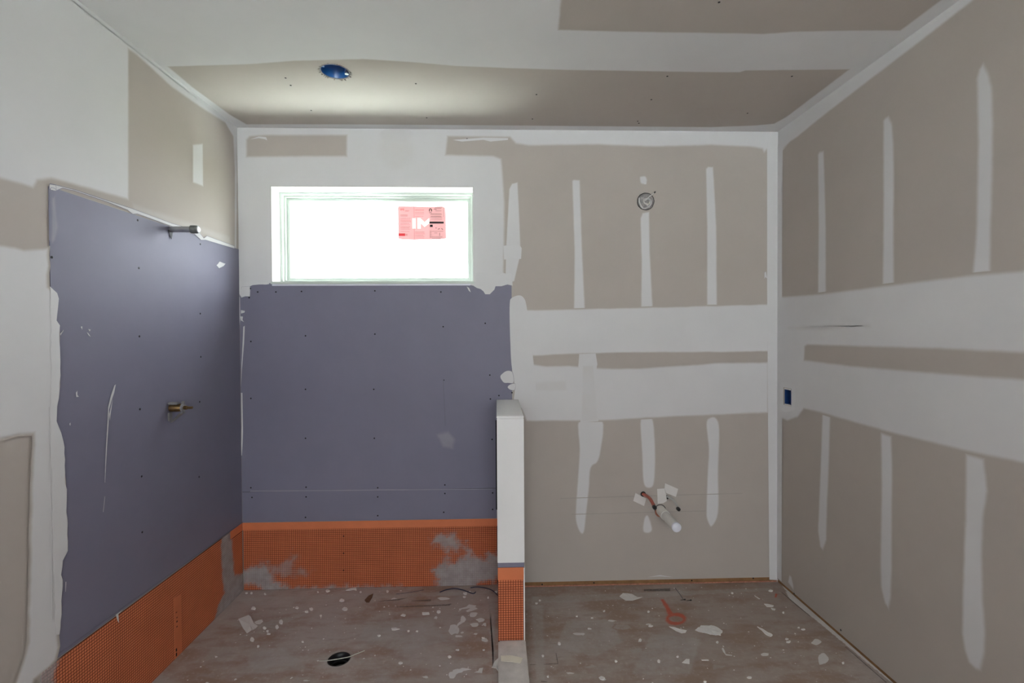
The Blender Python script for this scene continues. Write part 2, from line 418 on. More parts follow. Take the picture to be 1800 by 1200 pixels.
# pink sticker on the glass
sy = .2005
def atY(px, py, y):
    dd = ray(px, py); return CAM+dd*((y-CAM.y)/dd.y)
def trans_mat(name, col, tcol):
    t = NT(name); mx = t.n('ShaderNodeAddShader'); a = t.n('ShaderNodeBsdfDiffuse'); b = t.n('ShaderNodeBsdfTranslucent')
    a.inputs[0].default_value = col; b.inputs[0].default_value = tcol
    t.l(a.outputs[0], mx.inputs[0]); t.l(b.outputs[0], mx.inputs[1]); t.l(mx.outputs[0], t.out.inputs[0]); return t.m
M['pink'] = trans_mat('pink_film', (.4, .2, .2, 1), (.082, .036, .037, 1))
M['pinkwhite'] = trans_mat('white_print', (.4, .4, .38, 1), (.105, .105, .098, 1))
def ink(name, c):
    t = NT(name); b_ = t.n('ShaderNodeBsdfTransparent'); b_.inputs[0].default_value = c; t.l(b_.outputs[0], t.out.inputs[0]); return t.m
M['pinkline'] = ink('pink_print', (.78, .70, .72, 1)); M['redprint'] = ink('red_print', (.75, .17, .19, 1))
M['blackprint'] = trans_mat('black_print', (.02, .02, .02, 1), (.008, .006, .006, 1))
sa, sb = atY(699.5, 362, sy), atY(784.5, 421.5, sy)
SW, SH = sb.x-sa.x, sa.z-sb.z
st = empty('window_sticker', (sa.x, sy, sb.z), 'pink printed sheet stuck on the upper right of the window glass', 'sticker')
def spoly(name, pts, m_, layer=0, parent=st, holes=()):
    bm = bmesh.new(); y0 = sy-.0004*layer
    loops = [[bm.verts.new((sa.x+SW*x/100, y0, sa.z-SH*y/100)) for x, y in L] for L in [pts]+list(holes)]
    fill(bm, loops)
    return from_bm(name, bm, m_, parent)
def srect(name, x0, y0, x1, y1, m_, layer=1, parent=st): return spoly(name, [(x0, y0), (x1, y0), (x1, y1), (x0, y1)], m_, layer, parent)
LI = [(29.5, 36), (36.5, 36), (36.5, 66.5), (29.5, 66.5)]
LM = [(40, 35), (46, 35), (55, 47.5), (64, 36), (64.8, 36), (64.8, 51), (55, 62), (47, 51), (47, 67), (40, 67)]
spoly('sheet', [(0, 2), (3, 0), (65, 2), (92, 0), (99, 5), (100, 50), (100, 96), (90, 98), (60, 99), (35, 100), (8, 99), (0, 96)], M['pink'], holes=[LI, LM])
M['fold'] = ink('fold_shadow', (.62, .5, .54, 1)); M['grey_ink'] = ink('grey_panel_print', (.90, .95, .95, 1))
srect('fold_line', 33.0, 1, 33.8, 99, M['fold'])
srect('print_panel', 65, 3, 97, 96.5, M['grey_ink'], 3)
spoly('letter', LI, M['pinkwhite'])
spoly('letter', LM, M['pinkwhite'])
srect('red_box', 0.6, 81, 14.5, 88.5, M['redprint']); srect('red_box', 15, 82, 19.5, 88, M['pinkline'])
srect('black_bar', 65, 46, 95, 51.5, M['blackprint'], 2); srect('black_box', 66, 55, 72, 62, M['blackprint'], 2)
def sarc(cx, cy, r0, r1, a0, a1, nm, m_):
    n = 14; A = [math.radians(a0+(a1-a0)*k/n) for k in range(n+1)]; k = SW/SH
    return spoly(nm, [(cx+r1*math.cos(t), cy-r1*k*math.sin(t)) for t in A]+[(cx+r0*math.cos(t), cy-r0*k*math.sin(t)) for t in A[::-1]], m_, 2)
sarc(67.5, 11.5, 1.5, 3.2, -30, 210, 'emblem', M['blackprint']); srect('emblem', 64.5, 13, 66.3, 16, M['blackprint'], 2); srect('emblem', 68.7, 13, 70.5, 16, M['blackprint'], 2)
srect('emblem', 64.5, 19, 70, 20.3, M['blackprint'], 2)
bm = bmesh.new()
def tl(x0, x1, y, h=1.0):
    box(bm, (sa.x+SW*x0/100, sy-.0009, sa.z-SH*(y+h)/100), (sa.x+SW*x1/100, sy-.0005, sa.z-SH*y/100))
for y in (26, 29): tl(5, 20, y)
for x0, x1, ys in ((5, 27, (36, 40, 43, 46, 51, 55, 61, 64, 68, 75)), (35, 55, (2.5, 10, 13, 19, 23, 30)), (35, 56, (76, 79, 82, 86, 90, 94)), (15, 26, (13, 15))):
    for y in ys: tl(x0, x1-rnd.uniform(0, 4), y, .8)
from_bm('text_lines', bm, M['pinkline'], st)['kind'] = 'stuff'
bm = bmesh.new()
for x0, x1, y in ((77, 93, 4), (77, 93, 7), (78, 92, 14), (68, 92, 22), (67, 93, 25), (68, 90, 30), (67, 93, 32), (68, 92, 38), (67, 94, 74), (67, 72, 79), (75, 82, 79), (67, 71, 85), (67, 94, 91), (70, 90, 95)):
    tl(x0, x1-rnd.uniform(0, 3), y, .7)
for x, y in ((75, 8), (78, 9), (78, 64), (83, 67), (85, 66), (90, 66), (91.5, 68)): tl(x, x+1.7, y, 1.8)
tl(86, 86.8, 79, 9); tl(66.3, 66.7, 72, 22); tl(94.5, 94.9, 4, 28)
from_bm('text_lines', bm, M['blackprint'], st)['kind'] = 'stuff'
def text_mesh(s, size, loc, m_, parent, name):
    cu = bpy.data.curves.new('t', 'FONT'); cu.body = s; cu.size = size; to = bpy.data.objects.new('t', cu); C.objects.link(to)
    dg = bpy.context.evaluated_depsgraph_get(); me = bpy.data.meshes.new_from_object(to.evaluated_get(dg)); bpy.data.objects.remove(to)
    me.transform(Matrix.Rotation(math.radians(90), 4, 'X')); me.transform(Matrix.Translation(loc))
    return link(name, me, m_, parent)
text_mesh('IMI', SH*.09, (sa.x+SW*.05, sy-.001, sa.z-SH*.135), M['redprint'], st, 'lettering')

# ------------------------------------------------------------------ purple boards
def P(x, y, pl): return uv(at(x, y, pl), pl)
BT = .0022
lt = at(250, 382, 'left').z            # top of the left board
ly = at(85.5, 380, 'left').y
mem_z = at(650, 915, 'back').z
pl_board = slab('purple_board', 'left', [V2(ly, mem_z+.004), V2(-.003, mem_z+.004), V2(-.003, lt), V2(ly, lt)], [], BT, M['purple'], wall_left, BT)
pl_board['label'] = 'purple moisture-resistant board on the left wall'
jz = at(650, 861, 'back').z
px_r = at(899.5, 560, 'back').x
pb1 = slab('purple_board', 'back', [V2(.003, jz+.0012), V2(px_r, jz+.0012), V2(px_r, wb-.004), V2(.003, wb-.004)], [], BT, M['purple'], wall_back, BT)
pb2 = slab('purple_board', 'back', [V2(.003, mem_z+.003), V2(pony_xl-.004, mem_z+.003), V2(pony_xl-.004, jz-.0012), V2(.003, jz-.0012)], [], BT, M['purple'], wall_back, BT)
boxo('board_joint', (.003, -.0008, jz-.0012), (pony_xl-.004, 0, jz+.0012), M['dark'], wall_back)
screws('left', [(91, 358), (92, 333), (91, 378), (91, 452), (242, 387), (244, 471), (245, 591), (246, 719), (352, 429), (352, 551), (353, 627), (249, 837), (350, 838), (250, 935), (351, 706)], pl_board, BT)
screws('back', [(453, 513), (485, 513), (530, 512), (659, 511), (775, 513), (438, 523), (440, 507), (659, 587), (779, 574), (537, 684), (657, 684), (853, 568), (861, 659), (862, 701), (877, 695), (900, 690), (899, 577), (537, 590), (441, 700), (441, 600), (780, 668), (537, 770), (658, 770), (865, 772)], pb1, BT)
screws('back', [(441, 857), (538, 856), (664, 857), (782, 852)], pb1, BT)
screws('back', [(443, 874), (538, 873), (664, 873), (782, 867), (866, 866), (537, 909), (664, 906), (780, 900), (866, 895)], pb2, BT)
screws('back', [(953, 1027), (1044, 1024), (1216, 1020), (1324, 1016), (821, 244)], wall_back)
screws('ceil', [(502, 137), (511, 150), (731, 147), (943, 166), (547, 194), (750, 207), (936, 209), (1173, 134), (1392, 134), (1145, 175), (1121, 213), (1123, 216.5), (1314, 199), (1264, 4)], ceiling)
screws('right', [(1396, 1043), (1478, 1107)], wall_right)

# ------------------------------------------------------------------ orange membrane
PITCHC = .0112
def seg_dist(q, a, b):
    d_ = b-a; t = max(0, min(1, (q-a).dot(d_)/max(d_.length_squared, 1e-12))); return (q-a-d_*t).length
def sdist(q, L):                     # positive inside
    ins = False; dm = 9
    for i in range(len(L)):
        a, b = L[i-1], L[i]; dm = min(dm, seg_dist(q, a, b))
        if (a.y > q.y) != (b.y > q.y) and q.x < (b.x-a.x)*(q.y-a.y)/(b.y-a.y)+a.x: ins = not ins
    return dm if ins else -dm
def mask_fn(plane, polys, soft=.03, amp=.05):
    Ls = [([P(x, y, plane) for x, y in q], k) for q, k in polys]
    def f(u, v):
        n = mnoise.noise(Vector((u*22, v*22, 3.1)))*.6+mnoise.noise(Vector((u*70, v*70, 7.7)))*.4; m_ = 0
        for L, k in Ls:
            dd = sdist(V2(u, v), L)+n*amp
            t = max(0, min(1, (dd+soft)/(2*soft))); t = t*t*(3-2*t)
            m_ = max(m_, t*k) if k > 0 else m_*(1-t*-k)
        return m_
    return f
def thin_mat(name, col, rough, vary, scale):
    t = NT(name); at_ = t.n('ShaderNodeAttribute', attribute_name='feather').outputs['Fac']
    t.l(t.mix(at_, paper_col(t, col, vary, scale), t.ramp(t.noise(20, 4), [(.3, (.30, .285, .285, 1)), (.7, (.42, .41, .42, 1))])), t.p.inputs['Base Color'])
    t.p.inputs['Roughness'].default_value = rough; t.p.inputs['Specular IOR Level'].default_value = .3; return t.m
M['orange_cells'] = thin_mat('orange_membrane_cells', ORANGE, .6, .10, 9); M['orange_groove'] = thin_mat('orange_membrane_shaded_groove', (.15, .03, .014, 1), .8, .15, 12)  # groove colour includes painted recess shade
def mesh_attr(name, vs_, fs, vals, m_, parent, n):
    me = bpy.data.meshes.new(name); me.from_pydata([tuple(v) for v in vs_], [], fs); me.update()
    me.attributes.new('feather', 'FLOAT', 'POINT').data.foreach_set('value', vals)
    if me.polygons[0].normal.dot(n) < 0: me.flip_normals()
    return link(name, me, m_, parent)
def cells(name, plane, u0, u1, v0, v1, off, parent, keep=lambda u, v: True, mask=lambda u, v: 0):
    n = PL[plane][3]; nu = int((u1-u0)/PITCHC); nv = int((v1-v0)/PITCHC)
    vs_, fs, at_ = [], [], []
    pu, pv = (u1-u0)/nu, (v1-v0)/nv; hw, ht = .39, .31
    for i in range(nu):
        for j in range(nv):
            cu, cv = u0+(i+.5)*pu, v0+(j+.5)*pv
            if not keep(cu, cv): continue
            b = len(vs_); mk = mask(cu, cv)*.92
            for s, h in ((hw, 0), (ht, .0011)):
                for sx, sy_ in ((-1, -1), (1, -1), (1, 1), (-1, 1)): vs_.append(lift((cu+sx*s*pu, cv+sy_*s*pv), plane, off+h)); at_.append(mk)
            fs.append((b+4, b+5, b+6, b+7))
            for k in range(4): fs.append((b+k, b+(k+1) % 4, b+4+(k+1) % 4, b+4+k))
    o = mesh_attr(name, vs_, fs, at_, M['orange_cells'], parent, n); o['kind'] = 'stuff'; return o
def backing(name, plane, u0, u1, v0, v1, off, parent, mask):
    n = PL[plane][3]; nu = int((u1-u0)/.014); nv = int((v1-v0)/.014); vs_, fs, at_ = [], [], []
    for i in range(nu+1):
        for j in range(nv+1):
            u, v = u0+(u1-u0)*i/nu, v0+(v1-v0)*j/nv
            vs_.append(lift((u, v), plane, off)); mk = mask(u, v); at_.append(max(0, min(.75, mk*1.6-.55)))
    for i in range(nu):
        for j in range(nv): b = i*(nv+1)+j; fs.append((b, b+nv+1, b+nv+2, b+1))
    o = mesh_attr(name, vs_, fs, at_, M['orange_groove'], parent, n)
    md = o.modifiers.new('thickness', 'SOLIDIFY'); md.thickness = .003; md.offset = -1
    return o
mb = empty('waterproof_membrane', (.75, -.004, 0), 'orange gridded membrane along the foot of the back shower wall', 'membrane')
bandz = mem_z-.042
mkB = mask_fn('back', [([(405, 1050), (424, 998), (445, 994), (470, 990), (478, 1012), (490, 1026), (520, 1033), (640, 1031), (700, 1031), (700, 1050)], 1), ([(468, 998), (500, 988), (515, 975), (522, 976), (518, 998), (545, 1002), (542, 1008), (500, 1012), (475, 1010)], .62),
    ([(757, 948), (775, 936), (795, 938), (800, 950), (818, 956)  , (830, 968), (800, 968), (770, 962)], .9), ([(800, 985), (830, 972), (850, 985), (862, 972), (890, 970), (890, 1050), (768, 1050), (764, 1003), (780, 985)], 1),
    ([(416, 1060), (424, 1030), (440, 1024), (456, 1030), (460, 1060)], -1), ([(836, 1029), (860, 1018), (890, 1013), (890, 1027), (845, 1031)], -1)])
backing('backing_sheet', 'back', .006, pony_xl-.002, .001, mem_z, .0035, mb, mkB)
slab('top_band', 'back', [V2(.006, bandz), V2(pony_xl-.002, bandz), V2(pony_xl-.002, mem_z+.002), V2(.006, mem_z+.002)], [], .0015, M['orange'], mb, .0052)['label'] = 'plain orange band along the top'
cells('grid_cells', 'back', .008, pony_xl-.006, .012, bandz, .0035, mb, mask=mkB)
for x, y in ((604, 942), (604, 972), (604, 1002)):
    p = at(x, y, 'back', .0052); boxo('fastener_hole', p-Vector((.004, .0008, .003)), p+Vector((.004, .0002, .003)), M['dark'], mb)
ml = empty('waterproof_membrane', (.004, -.65, 0), 'orange gridded membrane along the foot of the left shower wall', 'membrane')
mem_y = at(70, 1178, 'left').y
mkL = mask_fn('left', [([(390, 935), (403, 925), (406, 950), (408, 975), (411, 1012), (425, 1008), (440, 1035), (395, 1095), (370, 1105), (385, 1060), (393, 1040), (389, 1005), (387, 970)], 1), ([(110, 1140), (98, 1165), (90, 1220), (40, 1230), (60, 1172), (85, 1140)], .9)], .012, .02)
backing('backing_sheet', 'left', mem_y, -.006, .001, mem_z, .0035, ml, mkL)
fold = at(388, 960, 'left').y
cells('grid_cells', 'left', mem_y, -.008, .012, mem_z-.002, .0035, ml, keep=lambda u, v: not (u > at(400, 960, 'left').y and v > bandz), mask=mkL)
yb = at(404, 960, 'left').y
slab('top_band', 'left', [V2(yb, bandz), V2(-.006, bandz), V2(-.006, mem_z+.002), V2(yb, mem_z+.002)], [], .0015, M['orange'], ml, .0052)
s0, s1 = at(304, 1090, 'left').y, at(316.5, 1090, 'left').y
ovs = slab('overlap_strip', 'left', [V2(s0, 0.02), V2(s1, 0.02), V2(s1, at(311, 1047, 'left').z), V2(s0, at(304, 1051, 'left').z)], [], .001, M['orange'], ml, .0062)
for x, y, h in ((310, 1076, .004), (311, 1085, .004), (311, 1092, .007), (311, 1101, .005), (310, 1142, .014), (310, 1150, .016)):
    p = at(x, y, 'left', .0062); boxo('ink_mark', p-Vector((.0002, .004, h/2)), p+Vector((.0006, .004, h/2)), M['dark'], ovs)

# ------------------------------------------------------------------ shower base
bed_h = .022
curb_f = -1.42
bed = slab('mortar_bed', 'floor', [V2(0.006, curb_f), V2(pony_xl, curb_f), V2(pony_xl, -.006), V2(.006, -.006)], [circ((drain.x, drain.y), DR, 36)], .020, M['bed'], None, bed_h)
tag(bed, 'grey mortar skim floor of the shower area', 'shower floor')

# ------------------------------------------------------------------ half wall
hw = empty('wall_half', (pony_xl+.064, pony_y, 0), 'low drywall half wall with white end between shower and vanity', 'half wall', kind='structure')
yf = pony_y; zp = at(902, 991, 'back').z
def Zf(py, y): return atY(902, py, y).z
z_wh, z_pu, z_or, z_gr = Zf(989, yf), Zf(997, yf), Zf(1019, yf), Zf(1114, yf)
boxo('stud_core', (pony_xl+.014, yf+.016, .001), (pony_xr-.014, -.001, pony_z-.014), M['dark'], hw)
boxo('side_board', (pony_xl, yf+.034, z_wh), (pony_xl+.013, -.0025, pony_z-.012), M['purple'], hw)['label'] = 'purple board on the shower side'
boxo('side_board', (pony_xl, yf+.004, .022), (pony_xl+.013, -.0055, z_wh-.002), M['orange'], hw)
boxo('shadow_gap_strip', (pony_xl-.009, -.0046, atY(876, 895, 0).z), (pony_xl, -.0023, atY(876, 738, 0).z), M['dark'], hw)  # solid dark strip painted in for the shadow gap beside the boards
boxo('side_board', (pony_xr-.013, yf+.013, .018), (pony_xr, -.0005, pony_z-.012), M['tan'], hw)
boxo('top_cap', (pony_xl-.002, yf, pony_z-.012), (pony_xr, -.0005, pony_z), M['wpaint'], hw, .002)
boxo('end_panel', (pony_xl-.001, yf, z_wh), (pony_xr, yf+.013, pony_z-.0125), M['wpaint'], hw, .002)['label'] = 'white compound-coated end panel'
boxo('purple_strip', (pony_xl, yf+.001, z_pu), (pony_xr-.001, yf+.014, z_wh-.0005), M['purple'], hw, .001)
boxo('membrane_wrap', (pony_xl, yf+.002, .03), (pony_xr-.004, yf+.014, z_pu-.0005), M['orange_dk'], hw)
boxo('membrane_band', (pony_xl, yf+.0002, z_or), (pony_xr-.004, yf+.0018, z_pu-.001), M['orange'], hw)
PL['ponyend'] = (1, yf+.002, (0, 2), Vector((0, -1, 0)))
cells('grid_cells', 'ponyend', pony_xl+.001, pony_xr-.006, .055, z_or, .0, hw)
boxo('corner_bead', (pony_xr-.005, yf+.0003, .05), (pony_xr+.001, yf+.012, z_pu-.004), M['plaster'], hw)
# compound along the right foot of the half wall
curb = empty('shower_curb', (pony_xl+.06, -1, 0), 'low mortar-coated curb running from the half wall', 'curb')
bm = bmesh.new(); box(bm, (pony_xl, curb_f-.11, .0), (pony_xr+.003, yf-.0005, .062), .006)
o = from_bm('curb_run', bm, M['curb'], curb)
boxo('curb_return', (.004, curb_f-.11, 0), (pony_xl-.0005, curb_f-.0005, .062), M['curb'], curb, .006)

# ------------------------------------------------------------------ compound on the back wall
b_ = wall_back
def auto(mt, off): return 'purple' if off >= .003 else ('mud' if off >= .0015 else 'tan')
def bp(pix, mt='mud', f=.008, off=.0008, base=None, **k): return patch('compound_or_sheen_patch', 'back', pix, pm(mt, base or auto(mt, off)), b_, f, off, **k)
win_hole = [proj((x, 0, z)) for x, z in ((wl-.001, wt+.001), (wr+.001, wt+.001), (wr+.001, wb-.012), (wl-.001, wb-.012))]
tan1 = [(437, 247), (441, 243), (470, 241), (606, 241), (606, 271), (560, 271), (437, 272)]
bp([(416, 222), (900, 226), (1369, 232), (1369, 245), (1342, 273), (1338, 264), (1320, 261), (1250, 258), (1150, 261), (1050, 257), (930, 259), (905, 255), (895, 244), (790, 243), (787, 269), (868, 271), (884, 277), (887, 310), (890, 360), (889, 440), (887, 535), (470, 535), (419, 535)], f=.024, holes=[win_hole, tan1], hard=(1,))
bp([(697+44*math.cos(t), 266+44*math.sin(t)) for t in [2*math.pi*k/20 for k in range(20)]], 'mud_thin', f=.09, off=.0019)
# trowel edge lines by the tan rectangles
bp([(440, 245), (455, 240), (468, 241), (470, 247), (466, 245), (455, 243)], 'mud_hard', .002, .0018)
bp([(796, 246), (850, 242), (893, 243), (893, 246), (862, 249), (850, 246), (812, 249)], 'mud_hard', .002, .0018)
# strip right of the window down to the half wall
bp([(894, 332), (899, 322), (911, 319), (914, 380), (916, 430), (915, 452), (905, 495), (887, 500), (888, 440)], f=.010, off=.0018, base='tan')
bp([(885, 432), (912, 428), (917, 436), (916, 455), (886, 456)], 'mud_hard', .01, .0022)
# ragged compound lapping over the purple board
bp([(417, 494), (470, 494), (474, 499), (455, 500), (445, 501), (440, 503), (440, 520), (425, 523), (421, 516), (417, 514)], 'mud_hard', .004, .0032, base='mud', jag=(.02, .003))
bp([(425, 504), (440, 503), (440, 521), (431, 521), (426, 523), (424, 515)], 'mud_hard', .002, .0042)
bp([(815, 498), (832, 502), (845, 508), (853, 517), (861, 517), (869, 509), (871, 503), (881, 503), (892, 500), (901, 502), (901, 480), (836, 480), (836, 497)], 'mud_hard', .004, .0032, base='mud', jag=(.02, .004))
bp([(820, 503), (825, 506), (828, 514), (824, 511)], 'mud_hard', .002, .0032)
bp([(418, 522), (422, 522), (423, 560), (421, 580), (418, 579), (420, 545)], 'scratch_or_sheen', .002, .0035)
bp([(428, 574), (431, 572), (430, 600), (426, 650), (424, 680), (425, 640), (427, 600)], 'scratch_or_sheen', .0015, .0035)
bp([(424, 690), (427, 690), (428, 760), (426, 800), (424, 800), (425, 750)], 'scratch_or_sheen', .0015, .0035)
bp([(424, 545), (431, 546), (431, 549), (424, 551)], 'scratch_or_sheen', .002, .0035)
bp([(423, 556), (428, 556), (427, 562), (430, 566), (424, 563)], 'scratch_or_sheen', .002, .0035)
bp([(879, 662), (884, 655), (892, 651), (901, 654), (903, 672), (893, 673), (885, 672)], 'mud_hard', .004, .0034, smooth=True)
bp([(892, 680), (897, 675), (906, 674), (905, 685), (897, 685)], 'mud_hard', .003, .0034, smooth=True)
bp([(896, 534), (899, 524), (912, 519), (921, 524), (926, 541), (934, 600), (942, 690), (935, 715), (905, 712), (905, 680), (899, 640), (897, 600), (896, 570)], f=.008, off=.0032, smooth=True, base='mud')
bp([(760, 760), (790, 752), (805, 770), (800, 795), (775, 790)], 'haze', .05, .003)
bp([(778, 665), (780, 665), (784, 748), (782, 748)], 'line', .001, .003)
bp([(440, 861), (866, 858), (866, 860), (440, 864)], 'haze', .002, .003)
# broad seams
bp([(922, 543), (1030, 541), (1150, 538), (1352, 533), (1352, 619), (1300, 620), (1150, 621), (1030, 623), (935, 627), (925, 600)], f=.016, off=.0014, base='tan', jag=(.06, .002))
bp([(925, 636), (960, 641), (1000, 640), (1060, 645), (1120, 645), (1200, 640), (1270, 635), (1352, 634), (1352, 727), (1270, 731), (1150, 736), (1060, 741), (924, 742), (905, 700), (908, 650)], f=.020, off=.0014, base='tan', jag=(.06, .002))
bp([(1018, 622), (1047, 621), (1050, 640), (1048, 650), (1016, 650)], f=.012, off=.0018)
bp([(1022, 640), (1045, 640), (1052, 740), (1020, 742)], 'mud_thin', .015, .002)
bp([(935, 668), (1000, 664), (1000, 690), (930, 692)], 'mud_thin', .04, .002)
# stud strips
for q in ([(1004, 317), (1008, 314), (1021, 315), (1022, 350), (1025, 440), (1030, 545), (1007, 545), (1008, 440)],
          [(1124, 384), (1128, 373), (1143, 370), (1144, 440), (1149, 542), (1125, 542), (1126, 460)],
          [(1239, 296), (1244, 291), (1255, 292), (1258, 340), (1261, 400), (1262, 538), (1241, 538), (1241, 400)],
          [(1123, 311), (1129, 308), (1136, 309), (1139, 318), (1134, 325), (1125, 323)],
          [(1017, 736), (1060, 736), (1058, 790), (1051, 813), (1040, 823), (1037, 860), (1032, 905), (1028, 935), (1020, 938), (1012, 922), (1010, 900), (1014, 840), (1017, 790)],
          [(1125, 732), (1147, 732), (1153, 780), (1153, 830), (1149, 855), (1136, 858), (1129, 845), (1127, 800)],
          [(1240, 745), (1246, 733), (1259, 733), (1266, 755), (1264, 830), (1265, 880), (1262, 910), (1250, 927), (1241, 912), (1240, 890), (1242, 830), (1244, 790)],
          [(1130, 915), (1134, 905), (1141, 906), (1148, 930), (1140, 938), (1129, 934)]):
    bp(q, f=.015, off=.0003, smooth=len(q) < 7 or q[0][1] > 700)
for x, y in ((1016, 332), (1246, 308), (1249, 461), (1019, 457), (1134, 322), (1132, 440)): bp([(x-2, y-2), (x+2, y-2), (x+2, y+2), (x-2, y+2)], 'mud_hard', .003, .0022)
bp([(1348, 240), (1369, 232), (1370, 240), (1367, 1019), (1352, 1018), (1350, 800), (1348, 500)], f=.006, off=.0022)
bp([(1343, 479), (1346, 477), (1348, 490), (1345, 487), (1343, 491)], 'mud_hard', .001, .003)
# pencil lines near the plumbing
for a, b in (((985, 875), (1305, 866)), ((1005, 903), (1240, 897))):
    bp([a, b, (b[0], b[1]+1.2), (a[0], a[1]+1.2)], 'line', .0008, .0008)
bp([(1138, 1014), (1160, 1010), (1185, 1014), (1160, 1012.5)], 'scratch_or_sheen', .002)
# ------------------------------------------------------------------ compound on the left wall
def lp(pix, mt='mud', f=.012, off=.0008, par=wall_left, base=None, **k): return patch('compound_or_sheen_patch', 'left', pix, pm(mt, base or auto(mt, off)), par, f, off, **k)
ctop = [uv(Vector((0, y, H)), 'left') for y in (-.002, REAR+.01)]
def lw(pts, mt='mud', f=.012, off=.0008, base=None, **k): return patch('compound_or_sheen_patch', 'left', pts, pm(mt, base or auto(mt, off)), wall_left, f, off, world=True, **k)
pz = lambda x, y: P(x, y, 'left')
lw([ctop[0], pz(416, 520), pz(411, 512), pz(411, 436), pz(411, 300), pz(408, 240), pz(395, 218), pz(350, 190), pz(300, 155), pz(262, 120), pz(240, 100), pz(228, 92), pz(228, 110), pz(228, 355), pz(130, 328), pz(90, 318), pz(68, 321), pz(60, 335), pz(0, 318), V2(-3.6, 2.0), V2(-3.6, H)], f=.020)
lp([(337, 252), (357, 250), (358, 330), (337, 322)], 'mud', .015, .0010)
lp([(228, 350), (340, 388), (405, 412), (408, 436), (380, 424), (300, 397), (230, 375)], 'mud_thin', .05, .0011)
lp([(86, 322), (130, 333), (230, 366), (300, 392), (345, 405), (352, 412), (357, 418), (362, 414), (411, 432), (411, 437), (360, 422), (352, 422), (340, 411), (320, 404), (295, 396), (240, 376), (232, 377), (222, 369), (190, 356.5), (130, 336), (108, 331), (95, 336), (86, 334)], 'mud_hard', .004, .0034)
lp([(84, 323), (96, 325), (97, 334), (93, 331), (88, 330), (84, 334)], 'mud_hard', .003, .004)
lp([(85, 345), (97, 338), (100, 370), (104, 400), (98, 425), (88, 434), (84, 420)], 'haze', .03, .0032)
# far-left mud fields
lw([V2(-3.6, pz(0, 440).y), pz(40, 435), pz(86, 432), pz(85, 503), pz(98, 515), pz(101, 525), pz(99, 545), pz(97, 563), pz(103, 572), pz(103, 610), pz(104, 660), pz(101, 700), pz(97, 740), pz(105, 760), pz(109, 775), pz(112, 830), pz(115, 880), pz(117, 950), pz(117, 968), pz(108, 985), pz(105, 1010), pz(108, 1030), pz(106, 1080), pz(102, 1115), pz(104, 1135), pz(98, 1160), pz(85, 1175), pz(60, 1195), V2(-1.42, .1), V2(-1.50, .14), pz(45, 1130), pz(46, 1040), pz(50, 900), pz(53, 800), pz(54, 765), pz(30, 767), pz(0, 775), V2(-3.6, pz(0, 778).y)], 'mud', .018, .0032, base='tan', jag=(.03, .003))
lp([(85, 503), (98, 515), (101, 525), (99, 545), (97, 563), (103, 572), (103, 610), (104, 660), (101, 700), (97, 740), (105, 760), (109, 775), (112, 830), (115, 880), (117, 950), (117, 968), (108, 985), (105, 1010), (108, 1030), (106, 1080), (102, 1115), (96, 1115), (90, 950), (86, 740), (86, 560)], 'mud_hard', .003, .0042, base='mud', jag=(.02, .0035))
lp([(82.5, 715), (84, 715), (88, 900), (90, 1090), (88, 1090), (86, 900)], 'line', .002, .0052, base='mud')
for q in ([(199, 677), (202, 675), (199, 690), (194, 705), (190, 720), (189, 745), (186, 790), (183, 848), (182, 848), (184, 790), (187, 740), (188, 715), (193, 695)],
          [(190, 728), (196, 700), (195, 712), (191, 740)], [(182, 872), (183, 872), (180, 900), (179, 900)],
          [(131, 690), (134, 686), (134, 694), (137, 697), (132, 698)], [(120, 744), (122, 742), (122, 748), (120, 747)],
          [(150, 583), (154, 586), (158, 592), (154, 590)], [(153, 578), (158, 579), (156, 583)], [(140, 574), (143, 573), (143, 580)],
          [(113, 1022), (115, 1022), (114, 1040), (113, 1040)], [(200, 1080), (213, 1071), (205, 1079), (206, 1095), (203, 1090)]):
    lp(q, 'scratch_or_sheen', .0015, .0034 if q[0][1] < 1070 else .007)
lp([(379, 466), (385, 459), (390, 461), (396, 463), (392, 468), (384, 472)], 'scratch_or_sheen', .006, .0034)  # pale spot paints the window's sheen on the purple board
lp([(108, 583), (109, 580), (104, 590), (103, 586)], 'scratch_or_sheen', .002, .0045)
lp([(102, 1150), (430, 915), (429, 914), (101, 1147)], 'line', .002, .0042)

# ------------------------------------------------------------------ compound on the right wall
pr = lambda x, y: P(x, y, 'right')
def rp(pix, mt='mud', f=.014, off=.0008, base=None, **k): return patch('compound_or_sheen_patch', 'right', pix, pm(mt, base or auto(mt, off)), wall_right, f, off, **k)
ohole = [V2(oy0-.003, oz0-.003), V2(oy0+ow+.003, oz0-.003), V2(oy0+ow+.003, oz0+oh+.003), V2(oy0-.003, oz0+oh+.003)]
def rw(pts, mt='mud', f=.014, off=.0008, base=None, **k): return patch('compound_or_sheen_patch', 'right', pts, pm(mt, base or auto(mt, off)), wall_right, f, off, world=True, **k)
zz = lambda x, y: pr(x, y).y
Yn = -3.6
rw([V2(-.002, H), V2(-.002, 2.60), pr(1390, 251), pr(1402, 243), pr(1440, 212), pr(1530, 143), pr(1600, 90), pr(1715, 2), V2(Yn, pr(1715, 2).y), V2(Yn, H)], f=.02)
